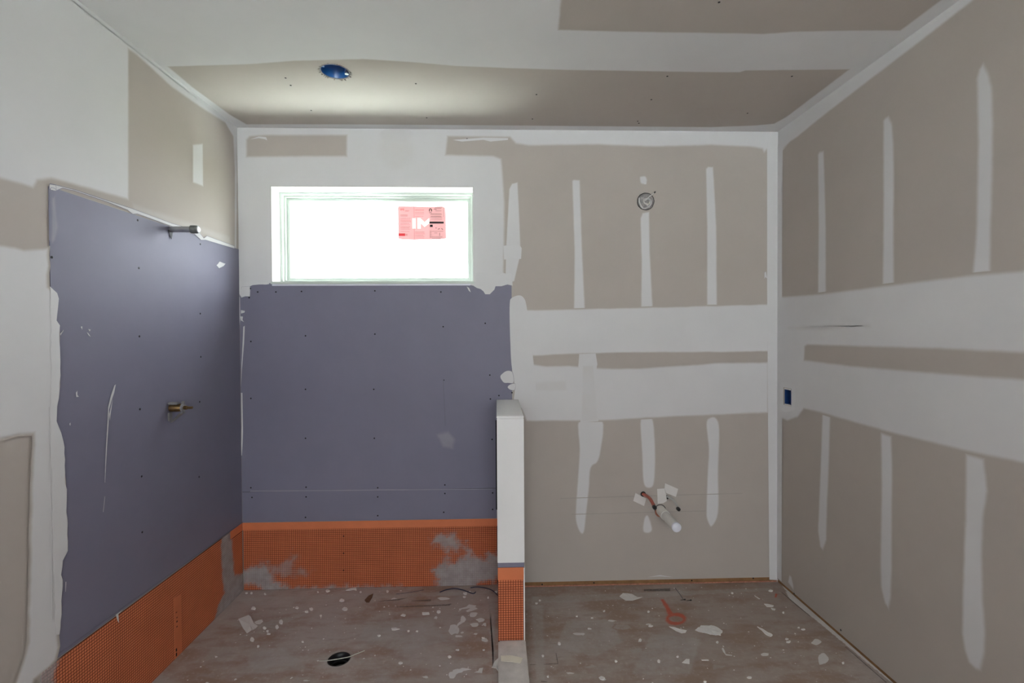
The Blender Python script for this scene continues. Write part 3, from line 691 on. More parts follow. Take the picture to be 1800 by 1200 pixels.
rw([pr(1366, 520), pr(1376, 519), pr(1440, 514), pr(1560, 498), pr(1700, 480), pr(1798, 471), V2(Yn, zz(1798, 470)), V2(Yn, zz(1798, 625)), pr(1798, 625), pr(1650, 617), pr(1420, 609), pr(1417, 611), pr(1416, 630), pr(1500, 640), pr(1700, 655), pr(1798, 661), V2(Yn, zz(1798, 662)), V2(Yn, zz(1798, 818)), pr(1798, 818), pr(1700, 797), pr(1560, 762), pr(1440, 727), pr(1414, 721), pr(1404, 735), pr(1385, 742), pr(1376, 738), pr(1366, 735)], f=.022, off=.0014, base='tan', holes=[ohole], hard=(1,))
rp([(1380, 572), (1440, 566), (1530, 566), (1540, 578), (1450, 585), (1385, 582)], 'mud_thin', .03, .0018)
for q in ([(1436, 272), (1440, 264), (1450, 262), (1452, 320), (1454, 400), (1454, 518), (1436, 520), (1437, 400)],
          [(1550, 212), (1556, 204), (1564, 200), (1571, 214), (1574, 250), (1575, 300), (1574, 400), (1575, 502), (1549, 505), (1550, 400)],
          [(1713, 140), (1718, 122), (1730, 103), (1742, 125), (1749, 150), (1751, 220), (1750, 300), (1747, 400), (1746, 482), (1706, 486), (1712, 400), (1715, 250)],
          [(1444, 722), (1462, 730), (1459, 830), (1456, 900), (1455, 950), (1448, 971), (1440, 962), (1436, 930), (1438, 880), (1442, 780)],
          [(1546, 756), (1570, 764), (1572, 830), (1571, 900), (1571, 1000), (1569, 1055), (1564, 1077), (1553, 1060), (1546, 1030), (1545, 990), (1547, 850)],
          [(1694, 792), (1734, 803), (1737, 830), (1741, 865), (1734, 910), (1731, 980), (1733, 1060), (1737, 1110), (1736, 1150), (1728, 1184), (1715, 1180), (1700, 1165), (1692, 1140), (1687, 1110), (1689, 1020), (1693, 900)],
          [(1384, 1023), (1387, 1008), (1392, 1012), (1396, 1030), (1396, 1040)]):
    rp(q, f=.022, off=.0003)
rp([(1445, 290), (1447, 288), (1447, 292)], 'mud_hard', .002, .002)
rw([V2(-.001, .03), V2(-.052, .03), V2(-.056, 1.0), V2(-.050, 2.0), V2(-.055, 2.62), V2(-.001, 2.66)], f=.01, off=.002)
rp([(1372, 672), (1383, 670), (1398, 674), (1400, 700), (1398, 722), (1380, 724), (1372, 720)], 'mud_hard', .006, .0022, holes=[[proj((W, y, z)) for y, z in ((oy0-.003, oz0-.003), (oy0+ow+.003, oz0-.003), (oy0+ow+.003, oz0+oh+.003), (oy0-.003, oz0+oh+.003))]], hard=(1,))

# ------------------------------------------------------------------ compound on the ceiling
pc = lambda x, y: P(x, y, 'ceil')
Yc = -3.6
patch('compound_or_sheen_patch', 'ceil', [V2(.001, -.001), V2(W-.001, -.001), V2(W-.001, Yc), V2(W-.125, Yc), pc(1650, 0), pc(1582, 51), pc(1500, 51), pc(1400, 53), pc(1345, 57), pc(1300, 56), pc(1100, 53), pc(985, 50), pc(990, 0), V2(pc(990, 0).x, Yc), V2(.001, Yc)],
      pm('mud', 'tan'), ceiling, .016, .0008, world=True, hard=(), holes=[[pc(*q) for q in ((300, 118), (440, 114), (520, 108), (640, 105), (720, 110), (800, 117), (900, 121), (1000, 124), (1250, 128), (1300, 128), (1310, 125), (1488, 123), (1380, 205), (1360, 216), (1330, 219), (1250, 222), (900, 219), (600, 217), (434, 217), (405, 200), (340, 152))],
      circ((can.x, can.y), CR+.001, 30)][:1])
# ------------------------------------------------------------------ ceiling junction box
cb = empty('ceiling_box', (can.x, can.y, H), 'round blue plastic junction box recessed in the ceiling', 'junction box')
bm = bmesh.new(); seg = 40
prof = [(CR-.004, .0), (CR-.006, .003), (CR-.007, .030), (CR-.016, .046), (CR-.032, .052), (0.0005, .053)]
rings = [[bm.verts.new((can.x+r*math.cos(2*math.pi*k/seg), can.y+r*math.sin(2*math.pi*k/seg), H+z)) for k in range(seg)] for r, z in prof]
for a, b in zip(rings, rings[1:]):
    for k in range(seg): bm.faces.new((a[k], a[(k+1) % seg], b[(k+1) % seg], b[k]))
cup = from_bm('cup', bm, M['blue'], cb, True)
bm = bmesh.new()
tube(bm, [(can.x+(CR-.003)*math.cos(a), can.y+(CR-.003)*math.sin(a), H+.001) for a in [2*math.pi*k/40 for k in range(41)]], .0032, 8, False)
from_bm('rim', bm, M['rim'], cb, True)
bm = bmesh.new()
for k in range(64):
    a = rnd.uniform(0, 2*math.pi); r = CR-.001; l = rnd.uniform(.006, .014); w_ = rnd.uniform(.0015, .003)
    c, s = math.cos(a), math.sin(a)
    q = [Vector((can.x+r*c-w_*s, can.y+r*s+w_*c, H-.0006)), Vector((can.x+r*c+w_*s, can.y+r*s-w_*c, H-.0006)), Vector((can.x+(r+l)*c, can.y+(r+l)*s, H-.004))]
    bm.faces.new([bm.verts.new(x) for x in q])
from_bm('torn_paper_edge', bm, M['tuft'], cb)['kind'] = 'stuff'
a0 = math.radians(28)
tubeo('screw_tab', [(can.x+(CR-.016)*math.cos(a0), can.y+(CR-.016)*math.sin(a0), H+.002), (can.x+(CR-.016)*math.cos(a0), can.y+(CR-.016)*math.sin(a0), H+.03)], .009, M['steel'], cup, 14)
a0 = math.radians(205)
tubeo('screw_tab', [(can.x+(CR-.016)*math.cos(a0), can.y+(CR-.016)*math.sin(a0), H+.012), (can.x+(CR-.016)*math.cos(a0), can.y+(CR-.016)*math.sin(a0), H+.03)], .007, M['blue'], cup, 14)

# ------------------------------------------------------------------ back wall round box
eb = empty('wall_light_box', (ebox.x, 0, ebox.z), 'round plastered electrical box opening on the upper back wall', 'junction box')
bm = bmesh.new(); seg = 32
prof = [(ER-.002, .001), (ER-.005, .006), (ER-.006, .038), (.0005, .04)]
rings = [[bm.verts.new((ebox.x+r*math.cos(2*math.pi*k/seg), y, ebox.z+r*math.sin(2*math.pi*k/seg))) for k in range(seg)] for r, y in prof]
for a, b in zip(rings, rings[1:]):
    for k in range(seg): bm.faces.new((a[k], a[(k+1) % seg], b[(k+1) % seg], b[k]))
from_bm('box_shell', bm, M['greybox'], eb, True)
bm = bmesh.new()
tube(bm, [(ebox.x+(ER-.001+rnd.uniform(-.0015, .0015))*math.cos(a), -.0005, ebox.z+(ER-.001+rnd.uniform(-.0015, .0015))*math.sin(a)) for a in [2*math.pi*k/30 for k in range(31)]], .0018, 6, False)
from_bm('torn_rim', bm, M['black'], eb)
def eloc(dx, dz, y): return (ebox.x+dx, y, ebox.z+dz)
tubeo('cable', curve_pts([eloc(-.025, -.03, .03), eloc(-.005, -.04, .008), eloc(.022, -.028, .004), eloc(.034, -.004, .004), eloc(.02, .018, .01), eloc(.004, .012, .02)]), .0052, M['whitepex'], eb, 10)
tubeo('cable', curve_pts([eloc(.03, -.03, .03), eloc(.012, -.018, .008), eloc(-.008, -.006, .006), eloc(-.006, .014, .012), eloc(.012, .026, .03)]), .0045, M['paper'], eb, 10)
tubeo('cable', curve_pts([eloc(-.034, .026, .02), eloc(-.036, -.004, .006), eloc(-.02, -.034, .008), eloc(.0, -.04, .02)]), .005, M['plaster'], eb, 10)
tubeo('cable', curve_pts([eloc(-.01, .0, .02), eloc(.014, .022, -.002), eloc(.052, .052, -.016)]), .0036, M['paper'], eb, 8)
tubeo('cable_tip', [eloc(.046, .047, -.0135), eloc(.054, .054, -.0165)], .0042, M['black'], eb, 8)
tubeo('cable', curve_pts([eloc(.002, -.012, .006), eloc(.02, -.014, .004), eloc(.028, .0, .012)]), .0035, M['cream'], eb, 8)
boxo('plaster_lump', eloc(-.03, -.012, .012), eloc(-.006, .034, .03), M['greybox'], eb, .005)

# ------------------------------------------------------------------ right wall outlet box
ob = empty('outlet_box', (W, outl.y, outl.z), 'deep blue outlet box set in the right wall near the corner', 'outlet box')
bm = bmesh.new()
y0, y1, z0, z1 = oy0+.002, oy0+ow-.002, oz0+.002, oz0+oh-.002
for a, b in (((W+.003, y0, z0), (W+.03, y0+.002, z1)), ((W+.003, y1-.002, z0), (W+.03, y1, z1)), ((W+.003, y0, z0), (W+.03, y1, z0+.002)), ((W+.003, y0, z1-.002), (W+.03, y1, z1)), ((W+.028, y0, z0), (W+.032, y1, z1))): box(bm, a, b)
from_bm('box_shell', bm, M['navy'], ob)
tubeo('screw_boss', [(W+.004, y0+.008, z0+.008), (W+.026, y0+.008, z0+.008)], .006, M['navy'], ob, 12)
boxo('torn_paper_flap', (W-.002, y0+.004, z1-.006), (W+.002, y1-.002, z1+.002), M['paper'], ob, .0008)
boxo('torn_paper_flap', (W-.002, y0, z0-.003), (W+.002, y1-.006, z0+.002), M['paper'], ob, .0008)

# ------------------------------------------------------------------ left wall plumbing
def out_len(base, px_end):           # how far a level stub reaches from the left wall to show its tip at px_end
    lo, hi = 0, 1
    for _ in range(40):
        mdl = (lo+hi)/2
        if proj(base+Vector((mdl, 0, 0)))[0] < px_end: lo = mdl
        else: hi = mdl
    return lo
ba = at(299, 403, 'left'); L = out_len(ba, 349.5)
sa_ = empty('shower_pipe_stub', ba, 'capped galvanised shower pipe stub sticking out above the purple board', 'pipe')
tubeo('pipe', [ba-Vector((.03, 0, 0)), ba+Vector((L-.03, 0, 0))], .0135, M['steel'], sa_, 20)
ecap = tubeo('end_cap', [ba+Vector((L-.036, 0, 0)), ba+Vector((L-.034, 0, 0)), ba+Vector((L-.008, 0, 0)), ba+Vector((L-.001, 0, 0))], [.0155, .0185, .0185, .0165], M['castiron'], sa_, 18)
tubeo('cap_face', [ba+Vector((L-.0012, 0, 0)), ba+Vector((L+.001, 0, 0))], [.0135, .012], M['pvc'], ecap, 18)
bm = bmesh.new(); q = [(.0032, -.022, -.006), (.0032, .014, -.006), (.006, -.002, -.046)]
vv = [bm.verts.new(ba+Vector(x)) for x in q]+[bm.verts.new(ba+Vector(x)+Vector((.0015, 0, 0))) for x in q]
bm.faces.new(vv[:3]); bm.faces.new(vv[3:][::-1])
for i in range(3): bm.faces.new((vv[i-1], vv[i], vv[3+i], vv[3+i-1]))
from_bm('torn_hole', bm, M['screw'], sa_)
bv = at(299.5, 716.5, 'left'); LV = out_len(bv, 325)
va = empty('shower_valve', bv, 'brass shower valve rough-in with clear guard on the purple board', 'valve')
X = lambda x, y=0, z=0: bv+Vector((x, y, z))
tubeo('body', [X(-.01), X(.0, 0, 0), X(.052), X(.056)], [.019, .019, .018, .014], M['brass'], va, 18)
tubeo('collar', [X(.054), X(.062)], [.0185, .0185], M['rim'], va, 18)
tubeo('stem', [X(.06), X(.075), X(.077), X(.10)], [.009, .009, .006, .006], M['brass'], va, 12)
tubeo('stem_screw', [X(LV-.02), X(LV-.008), X(LV)], [.0055, .0075, .005], M['steel'], va, 10)
boxo('guard', X(.003, -.026, -.06), X(.010, .0, -.018), M['guard'], va, .003)
boxo('guard', X(.003, -.026, .017), X(.046, .0, .028), M['guard'], va, .003)
boxo('guard', X(.05, -.012, -.026), X(.064, .008, -.020), M['guard'], va, .002)
boxo('guard', X(.05, -.004, .014), X(.062, .008, .030), M['guard'], va, .002)
bm = bmesh.new(); q = [(.004, -.01, -.066), (.004, .006, -.066), (.062, .006, -.02), (.05, -.01, -.02)]
vv = [bm.verts.new(X(*x)) for x in q]+[bm.verts.new(X(x[0], x[1]+.003, x[2]-.003)) for x in q]
bm.faces.new(vv[:4]); bm.faces.new(vv[4:][::-1])
for i in range(4): bm.faces.new((vv[i-1], vv[i], vv[4+i], vv[4+i-1]))
from_bm('guard', bm, M['guard'], va)

# ------------------------------------------------------------------ back wall plumbing
def stub_to(base, ex, ey):
    # end of a pipe leaving the back wall, by the pixel of its tip and a level run
    best = None
    for k in range(1, 60):
        y = -k*.008; q = atY(ex, ey, y); dd = (q-base); dd.y = 0
        if best is None or dd.length < best[0]: best = (dd.length, q)
    return best[1]
p0 = at(1160.5, 896, 'back'); p1 = stub_to(p0, 1189.5, 927)
dp = empty('drain_stub', p0, 'white plastic drain stub with cap jutting from the back wall', 'pipe')
dv = (p1-p0).normalized()
tubeo('pipe', [p0-dv*.03, p0+dv*((p1-p0).length*.35)], .0285, M['pvc'], dp, 24)
tubeo('pipe', [p0+dv*((p1-p0).length*.35), p1], .0255, M['pvc'], dp, 24)
tubeo('cap', [p1-dv*.012, p1, p1+dv*.002], [.0262, .0262, .024], M['cap'], dp, 24)
bm = bmesh.new(); tube(bm, [p0+Vector((.033*math.cos(a), -.001, .033*math.sin(a))) for a in [2*math.pi*k/28 for k in range(29)]], .002, 8, False)
from_bm('cut_edge', bm, M['black'], dp)
tubeo('pink_primer_ring', [p0+Vector((-.005, -.004, -.010)), p0+Vector((-.005, -.012, -.010))], .029, M['foam'], dp, 24)
q0 = at(1130.5, 868, 'back'); q1 = stub_to(q0, 1151, 892)
rp_ = empty('supply_line_red', q0, 'red supply tubing with black plug beside the drain stub', 'pipe')
rp_.name = 'supply_tube'
mid = (q0+q1)/2+Vector((.006, 0, .012))
tubeo('tube', curve_pts([q0+Vector((0, .02, 0)), q0, mid, q1]), .0098, M['redpex'], rp_, 14)
tubeo('plug', [q1+Vector((0, .014, 0)), q1+Vector((0, .004, 0)), q1+Vector((.0, -.004, 0))], [.0115, .0122, .011], M['black'], rp_, 16)
bm = bmesh.new(); tube(bm, [q0+Vector((.013*math.cos(a), -.001, .013*math.sin(a))) for a in [2*math.pi*k/24 for k in range(25)]], .0035, 8, False)
from_bm('escutcheon', bm, M['black'], rp_)
q0 = at(1173, 872, 'back'); q1 = stub_to(q0, 1193, 895)
wp_ = empty('supply_tube', q0, 'thin grey supply tubing with black plug right of the drain stub', 'pipe')
mid = (q0+q1)/2+Vector((.008, 0, .010))
tubeo('tube', curve_pts([q0+Vector((0, .02, 0)), q0, mid, q1]), .0066, M['whitepex'], wp_, 14)
tubeo('plug', [q1+Vector((0, .014, 0)), q1+Vector((0, .004, 0)), q1+Vector((.0, -.004, 0))], [.0105, .0112, .010], M['black'], wp_, 16)
tubeo('hole_plug', [q0+Vector((-.002, .0, .002)), q0+Vector((-.002, -.004, .002))], .006, M['black'], wp_, 10)
tubeo('hole_plug', [q0+Vector((.0, .0, -.011)), q0+Vector((.0, -.004, -.011))], .006, M['black'], wp_, 10)

def sheet(name, plane, pix, m_, thick, off, label, cat, group=None, tilt=0, jag=None, smooth=False):
    L = [uv(at(x, y, plane, off), plane) for x, y in pix]
    if smooth: L = smooth_loop(L, 3)
    if jag: L = jag_loop(L, *jag)
    c = sum(L, Vector((0, 0)))/len(L); bm = bmesh.new(); n = PL[plane][3]
    cen = lift(c, plane, off)
    top = []; bot = []
    for q in L:
        h = rnd.uniform(0, tilt)
        bot.append(bm.verts.new(lift(q, plane, off+h)-cen)); top.append(bm.verts.new(lift(q, plane, off+thick+h)-cen))
    mt = bm.verts.new(lift(c, plane, off+thick*1.15+tilt*.3)-cen); mb_ = bm.verts.new(lift(c, plane, off)-cen)
    N = len(L)
    for i in range(N):
        bm.faces.new((top[i-1], top[i], mt)); bm.faces.new((bot[i], bot[i-1], mb_)); bm.faces.new((bot[i-1], bot[i], top[i], top[i-1]))
    o = from_bm(name, bm, m_); o.location = cen
    return tag(o, label, cat, group)
sheet('tape_scrap', 'back', [(1117, 866), (1136, 876), (1132, 889), (1113, 880)], M['paper'], .0012, .0012, 'small white paper square stuck left of the red tubing', 'paper')
sheet('tape_scrap', 'back', [(1155, 859), (1168, 858), (1171, 870), (1172, 880), (1166, 884), (1156, 885)], M['paper'], .0012, .0012, 'upright white paper square stuck above the drain stub', 'paper')
sheet('tape_scrap', 'back', [(1169, 849), (1192, 859), (1188, 873), (1171, 866), (1168, 858)], M['paper'], .0012, .003, 'tilted white paper square overlapping its neighbour above the grey tubing', 'paper')

# ------------------------------------------------------------------ floor drain
fd = empty('floor_drain', (drain.x, drain.y, 0), 'round open black drain in the shower floor', 'drain')
bm = bmesh.new(); seg = 36
prof = [(DR-.001, bed_h+.0008), (DR-.004, bed_h+.0008), (DR-.005, .004), (DR-.016, -.03), (DR-.018, -.09), (.0005, -.095)]
rings = [[bm.verts.new((drain.x+r*math.cos(2*math.pi*k/seg), drain.y+r*math.sin(2*math.pi*k/seg), z)) for k in range(seg)] for r, z in prof]
for a, b in zip(rings, rings[1:]):
    for k in range(seg): bm.faces.new((a[k], a[(k+1) % seg], b[(k+1) % seg], b[k]))
from_bm('throat', bm, M['black'], fd, True)
for z in (-.012, -.03):
    bm = bmesh.new(); tube(bm, [(drain.x+(DR-.014)*math.cos(a), drain.y+(DR-.014)*math.sin(a), z) for a in [2*math.pi*k/30 for k in range(31)]], .003, 6, False)
    from_bm('thread_ring', bm, M['black'], fd, True)
tubeo('test_plug', [(drain.x, drain.y, -.034), (drain.x, drain.y, -.026)], [DR-.017, DR-.018], M['plug'], fd, 28)
boxo('cross_bar', (drain.x-.004, drain.y-.03, -.03), (drain.x+.004, drain.y+.03, -.022), M['castiron'], fd, .001)
fl = lambda x, y, h=bed_h: at(x, y, 'floor', h)
w_ = [fl(561, 1162)+Vector((0, 0, .002)), fl(576, 1162)+Vector((0, 0, .004)), fl(596, 1159)+Vector((0, 0, .004)), fl(614, 1155)+Vector((0, 0, .003)), fl(625, 1150)+Vector((0, 0, .002)), fl(641, 1144)+Vector((0, 0, .003))]
o = tubeo('loose_wire', curve_pts(w_, 6), .0021, M['string'], None, 8); tag(o, 'pale stiff wire lying across the floor drain', 'wire')
def wire(pts, r, m_, label, h=bed_h):
    o = tubeo('loose_wire', curve_pts([fl(x, y, h)+Vector((0, 0, r+.0003)) for x, y in pts], 6), r, M[m_], None, 8); tag(o, label, 'wire'); return o
wire([(773, 1041.5), (785, 1037), (800, 1035), (815, 1038), (828, 1043), (833, 1043.5), (836, 1041)], .0028, 'wire', 'curved dark blue wire on the floor below the orange membrane')
wire([(827, 1033.5), (840, 1032), (858, 1035), (868, 1040), (875, 1047)], .0024, 'wire', 'curved dark wire ending at the foot of the half wall')
wire([(696, 1044.5), (720, 1041.5), (745, 1037)], .0014, 'wire', 'thin dark straight wire near the middle of the orange membrane')
wire([(1187, 1034), (1194, 1043), (1200, 1052)], .0014, 'wire', 'thin dark wire lying on the floor below the plumbing', 0)
for x, y, lb in ((1200.5, 1055.5, 'small dark screw at the end of the thin wire below the plumbing'), (1211, 1056.5, 'small dark screw right of the thin wire below the plumbing')):
    p = fl(x, y, 0)+Vector((0, 0, .004)); o = tubeo('loose_screw', [p+Vector((-.014, .0, 0)), p+Vector((.010, .004, 0)), p+Vector((.013, .0045, 0)), p+Vector((.015, .005, 0))], [.001, .002, .004, .004], M['screw'], None, 8)
    tag(o, lb, 'screw')
# ------------------------------------------------------------------ floor marks
def fp(pix, mt, f=.012, h=bed_h, par=None, nm='plaster_splat', **k): return patch(nm, 'floor', [((lambda q: (q.x, q.y))(fl(x, y, h))) for x, y in pix], pm(mt, 'bed' if h > .01 else 'floor'), par or (bed if h else floor), f, h+.0006, world=True, **k)
def blob(x, y, w, h, n=9, j=.25):
    return [(x+w/2*(1+rnd.uniform(-j, j))*math.cos(2*math.pi*k/n), y+h/2*(1+rnd.uniform(-j, j))*math.sin(2*math.pi*k/n)) for k in range(n)]
for x, y, w, h in ((832, 1080, 17, 9), (845, 1090, 17, 8), (857, 1097, 16, 9), (834, 1098, 15, 9), (814, 1088, 10, 11), (798, 1107, 24, 18), (806, 1118, 16, 4), (853, 1125, 16, 8), (866, 1084, 15, 6), (862, 1088, 12, 3),
                   (874, 1106, 6, 10), (836, 1114, 8, 4), (766, 1086, 8, 6), (813, 1112, 7, 4), (658, 1104, 22, 5), (780, 1052, 22, 6), (693, 1053, 12, 6), (525, 1049, 10, 5), (558, 1049, 8, 4), (878, 1140, 6, 16), (748, 1190, 13, 5), (538, 1196, 12, 3), (708, 1048, 14, 5)):
    fp(blob(x, y, w, h), 'splat', .006, smooth=True)
fp([(808, 1075), (806, 1070), (820, 1066), (824, 1062), (838, 1064), (836, 1067), (841, 1070), (830, 1074), (822, 1076), (818, 1074), (826, 1069), (812, 1071)], 'splat', .004)
fp([(797, 1110), (804, 1096), (811, 1090), (815, 1094), (806, 1100), (803, 1110)], 'splat', .004)
fp([(788, 1184), (796, 1177), (812, 1173), (831, 1176), (815, 1180), (803, 1186), (798, 1193), (789, 1193)], 'splat', .006, jag=(.01, .004))
fp([(831, 1182), (840, 1179), (842, 1174), (850, 1173), (848, 1184), (843, 1183)], 'splat', .004)
for q in ([(720, 1055), (760, 1052), (760, 1058), (722, 1058)], [(690, 1066), (760, 1062), (800, 1060), (790, 1066), (700, 1069)], [(775, 1064), (795, 1060), (790, 1064)], [(655, 1058), (720, 1050), (700, 1056)]): fp(q, 'stain', .015, nm='scuff_mark')
for q in ([(420, 1100), (520, 1080), (560, 1070), (480, 1110)], [(640, 1090), (760, 1080), (800, 1130), (700, 1150), (620, 1130)], [(410, 1050), (600, 1040), (870, 1036), (870, 1048), (600, 1056), (430, 1070)], [(850, 1050), (878, 1048), (879, 1190), (860, 1190)], [(420, 1150), (500, 1130), (560, 1180), (440, 1190)]):
    fp(q, 'dust', .03, nm='dust_film')
patch('drain_halo', 'floor', circ((drain.x, drain.y), DR+.020, 30, .003), pm('dust', 'bed'), bed, .012, bed_h+.0006, world=True, holes=[circ((drain.x, drain.y), DR+.001, 30)], hard=(1,))
for x, y, w, h in ((1094, 1102, 36, 12), (1075, 1091, 15, 4), (1018, 1114, 22, 5), (1072, 1118, 18, 9), (1120, 1143, 34, 13), (1136, 1155, 20, 8), (1040, 1172, 26, 8), (1262, 1172, 30, 12), (1140, 1097, 12, 4), (1435, 1128, 18, 10), (1446, 1158, 20, 24), (1060, 1194, 14, 5), (1002, 1183, 14, 5), (1170, 1170, 20, 6), (1192, 1176, 12, 6), (1345, 1150, 18, 6)):
    fp(blob(x, y, w, h), 'dust' if w > 25 else 'splat', .012 if w > 25 else .005, 0, smooth=True)
fp([(1268, 1140), (1271, 1137), (1275, 1145), (1276, 1149), (1288, 1151), (1287, 1153), (1276, 1152), (1271, 1146)], 'splat', .003, 0)
for q in ([(1000, 1045), (1036, 1048), (1038, 1054), (1002, 1054)], [(975, 1147), (979, 1147), (983, 1168), (979, 1168)], [(930, 1167), (982, 1165), (982, 1168), (930, 1170)], [(1130, 1035), (1180, 1033), (1180, 1040), (1130, 1040)], [(950, 1196), (963, 1197), (963, 1200), (950, 1199)]):
    fp(q, 'stain', .008, 0, nm='scuff_mark')
for q in ([(930, 1046), (1360, 1030), (1365, 1040), (1000, 1062), (930, 1064)], [(928, 1060), (960, 1060), (965, 1200), (936, 1200)], [(990, 1090), (1080, 1085), (1100, 1130), (1050, 1160), (970, 1140)], [(1140, 1110), (1240, 1120), (1220, 1190), (1100, 1190)], [(1370, 1030), (1390, 1040), (1480, 1110), (1460, 1112), (1400, 1062)]):
    fp(q, 'dust', .025, 0, nm='dust_film')
# grey caulk line along the right wall
fp([(1372, 1026), (1395, 1040), (1480, 1108), (1560, 1178), (1590, 1204), (1570, 1204), (1530, 1172), (1450, 1105), (1385, 1052)], 'splat', .02, 0, nm='caulk_smear')
fp([(1374, 1040), (1400, 1062), (1425, 1083), (1424, 1084), (1398, 1063), (1373, 1041)], 'stain', .0015, 0.0012, par=floor, nm='crack')
fp([(1486, 1136), (1520, 1165), (1560, 1200), (1557, 1200), (1518, 1166), (1485, 1137)], 'stain', .002, 0.0012, par=floor, nm='crack')
# orange spray key
fp([(1157, 1052), (1168, 1051), (1177, 1063), (1184, 1075), (1190, 1081), (1172, 1084), (1167, 1070)], 'spray', .022, 0, nm='spray_mark')
cxk, cyk = 1188, 1088
fp([(cxk+22*math.cos(t), cyk+13*math.sin(t)) for t in [2*math.pi*k/24 for k in range(24)]], 'spray', .020, 0, nm='spray_mark', holes=[[((lambda q: (q.x, q.y))(fl(cxk+8*math.cos(t), cyk+3*math.sin(t), 0))) for t in [2*math.pi*k/24 for k in range(24)]]])
fp([(1362, 1042), (1368, 1044), (1366, 1051), (1360, 1050)], 'spray', .012, 0, nm='spray_mark')

# ------------------------------------------------------------------ loose scraps and chips
def chip(pix, label, h=bed_h, m_='plaster', cat='plaster chip', nm='plaster_chip', group=None, t=.003, tilt=.003, **k):
    PL['_f'] = (2, 0.0, (0, 1), Vector((0, 0, 1)))
    return sheet(nm, '_f', pix, M[m_], t, h+.0003, label, cat, group, tilt, **k)
chip([(419, 1090), (437, 1081), (441, 1088), (446, 1096), (453, 1101), (450, 1104), (444, 1108), (442, 1111), (434, 1113), (427, 1104)], 'large torn white paper scrap on the left of the shower floor', m_='paper', cat='paper scrap', nm='paper_scrap', tilt=.012, t=.002)
chip([(447, 1094), (455, 1090), (461, 1089), (462, 1093), (457, 1097), (450, 1097)], 'small torn paper bit touching the large white scrap', m_='paper', cat='paper scrap', nm='paper_scrap', t=.002)
chip([(641, 1056), (648, 1048), (656, 1045), (654, 1051), (649, 1059), (644, 1059)], 'brown wood splinter on the shower floor near the membrane', m_='woodchip', cat='wood splinter', nm='wood_splinter', t=.005)
chip([(608, 1038), (618, 1034), (626, 1033), (627, 1038), (624, 1036), (615, 1038)], 'pointed white chip at the foot of the orange membrane')
chip([(1089, 1049), (1095, 1044), (1102, 1043), (1111, 1045), (1117, 1049), (1123, 1051), (1129, 1051), (1122, 1054), (1112, 1056), (1100, 1056), (1092, 1052)], 'leaf-shaped white paper chip on the bare floor by the back wall', 0, 'paper', 'paper scrap', 'paper_scrap', tilt=.006, t=.002)
chip([(1176, 1102), (1185, 1103), (1195, 1107), (1207, 1109), (1205, 1112), (1198, 1113), (1188, 1109)], 'slim grey chip just below the orange ring mark', 0)
chip([(1232, 1100), (1255, 1101), (1265, 1106), (1270, 1110), (1267, 1117), (1248, 1115), (1234, 1112), (1222, 1108)], 'broad flat grey chip right of the orange ring mark', 0, jag=(.012, .003))
chip([(1331, 1102), (1338, 1105), (1350, 1112), (1358, 1116), (1354, 1119), (1347, 1116), (1339, 1109)], 'teardrop-shaped white chip towards the right wall', 0, smooth=True)
chip([(1343, 1062), (1350, 1062), (1360, 1065), (1359, 1067), (1348, 1067)], 'oval white chip near the back right corner', 0)
chip([(1355, 1069), (1363, 1071), (1362, 1073), (1357, 1072)], 'short white chip beside the oval chip near the corner', 0)
chip([(1326, 1047), (1336, 1053), (1334, 1053.5), (1327, 1048.5)], 'thin white sliver near the back right corner', 0)
chip([(1199, 1165), (1206, 1159), (1212, 1160), (1212, 1167)], 'square-ended white chip near the bottom of the bare floor', 0)
chip([(1233, 1160.5), (1245, 1160), (1246, 1161.5), (1234, 1162)], 'thin white sliver near the bottom of the bare floor', 0)
chip([(742, 1077), (754, 1077), (755, 1080), (743, 1081)], 'oblong white chip in the middle of the shower floor')
chip([(688, 1105), (696, 1104), (703, 1106), (695, 1108), (689, 1108)], 'pointed white chip in the middle of the shower floor above the drain')
ORD = ['nearest', 'second nearest', 'third nearest', 'fourth nearest', 'fifth nearest', 'sixth nearest', 'seventh nearest', 'eighth nearest', 'ninth nearest', 'tenth nearest', 'eleventh nearest', 'twelfth nearest']
SH_LM = [((436, 1097), 'the large torn paper scrap'), ((596, 1158), 'the floor drain'), ((648, 1052), 'the brown wood splinter'), ((878, 1060), 'the foot of the half wall'), ((748, 1079), 'the oblong chip on the shower floor'), ((550, 1034), 'the left half of the orange membrane'), ((805, 1184), 'the long plaster smear by the curb')]
BF_LM = [((1188, 1088), 'the orange ring mark'), ((1108, 1050), 'the leaf-shaped paper chip'), ((1247, 1108), 'the broad flat grey chip'), ((1345, 1110), 'the teardrop-shaped chip'), ((930, 1060), 'the bare side of the half wall'), ((1365, 1024), 'the back right corner'), ((935, 1180), 'the bare side of the curb'), ((1205, 1163), 'the square-ended chip')]
def place_crumbs(lst, lms, h_, grp):
    by = {}
    for c in lst:
        q = fl(c[0], c[1], h_); k = min(range(len(lms)), key=lambda i: (fl(*lms[i][0], h_)-q).length); by.setdefault(k, []).append(((fl(*lms[k][0], h_)-q).length, c))
    for k, L_ in by.items():
        for n_, (_, (x, y, w, h)) in enumerate(sorted(L_)):
            chip(blob(x, y, w, h, 7), 'small white plaster crumb '+ORD[n_]+' '+lms[k][1], h_, group=grp, t=.004)
crumbs = []
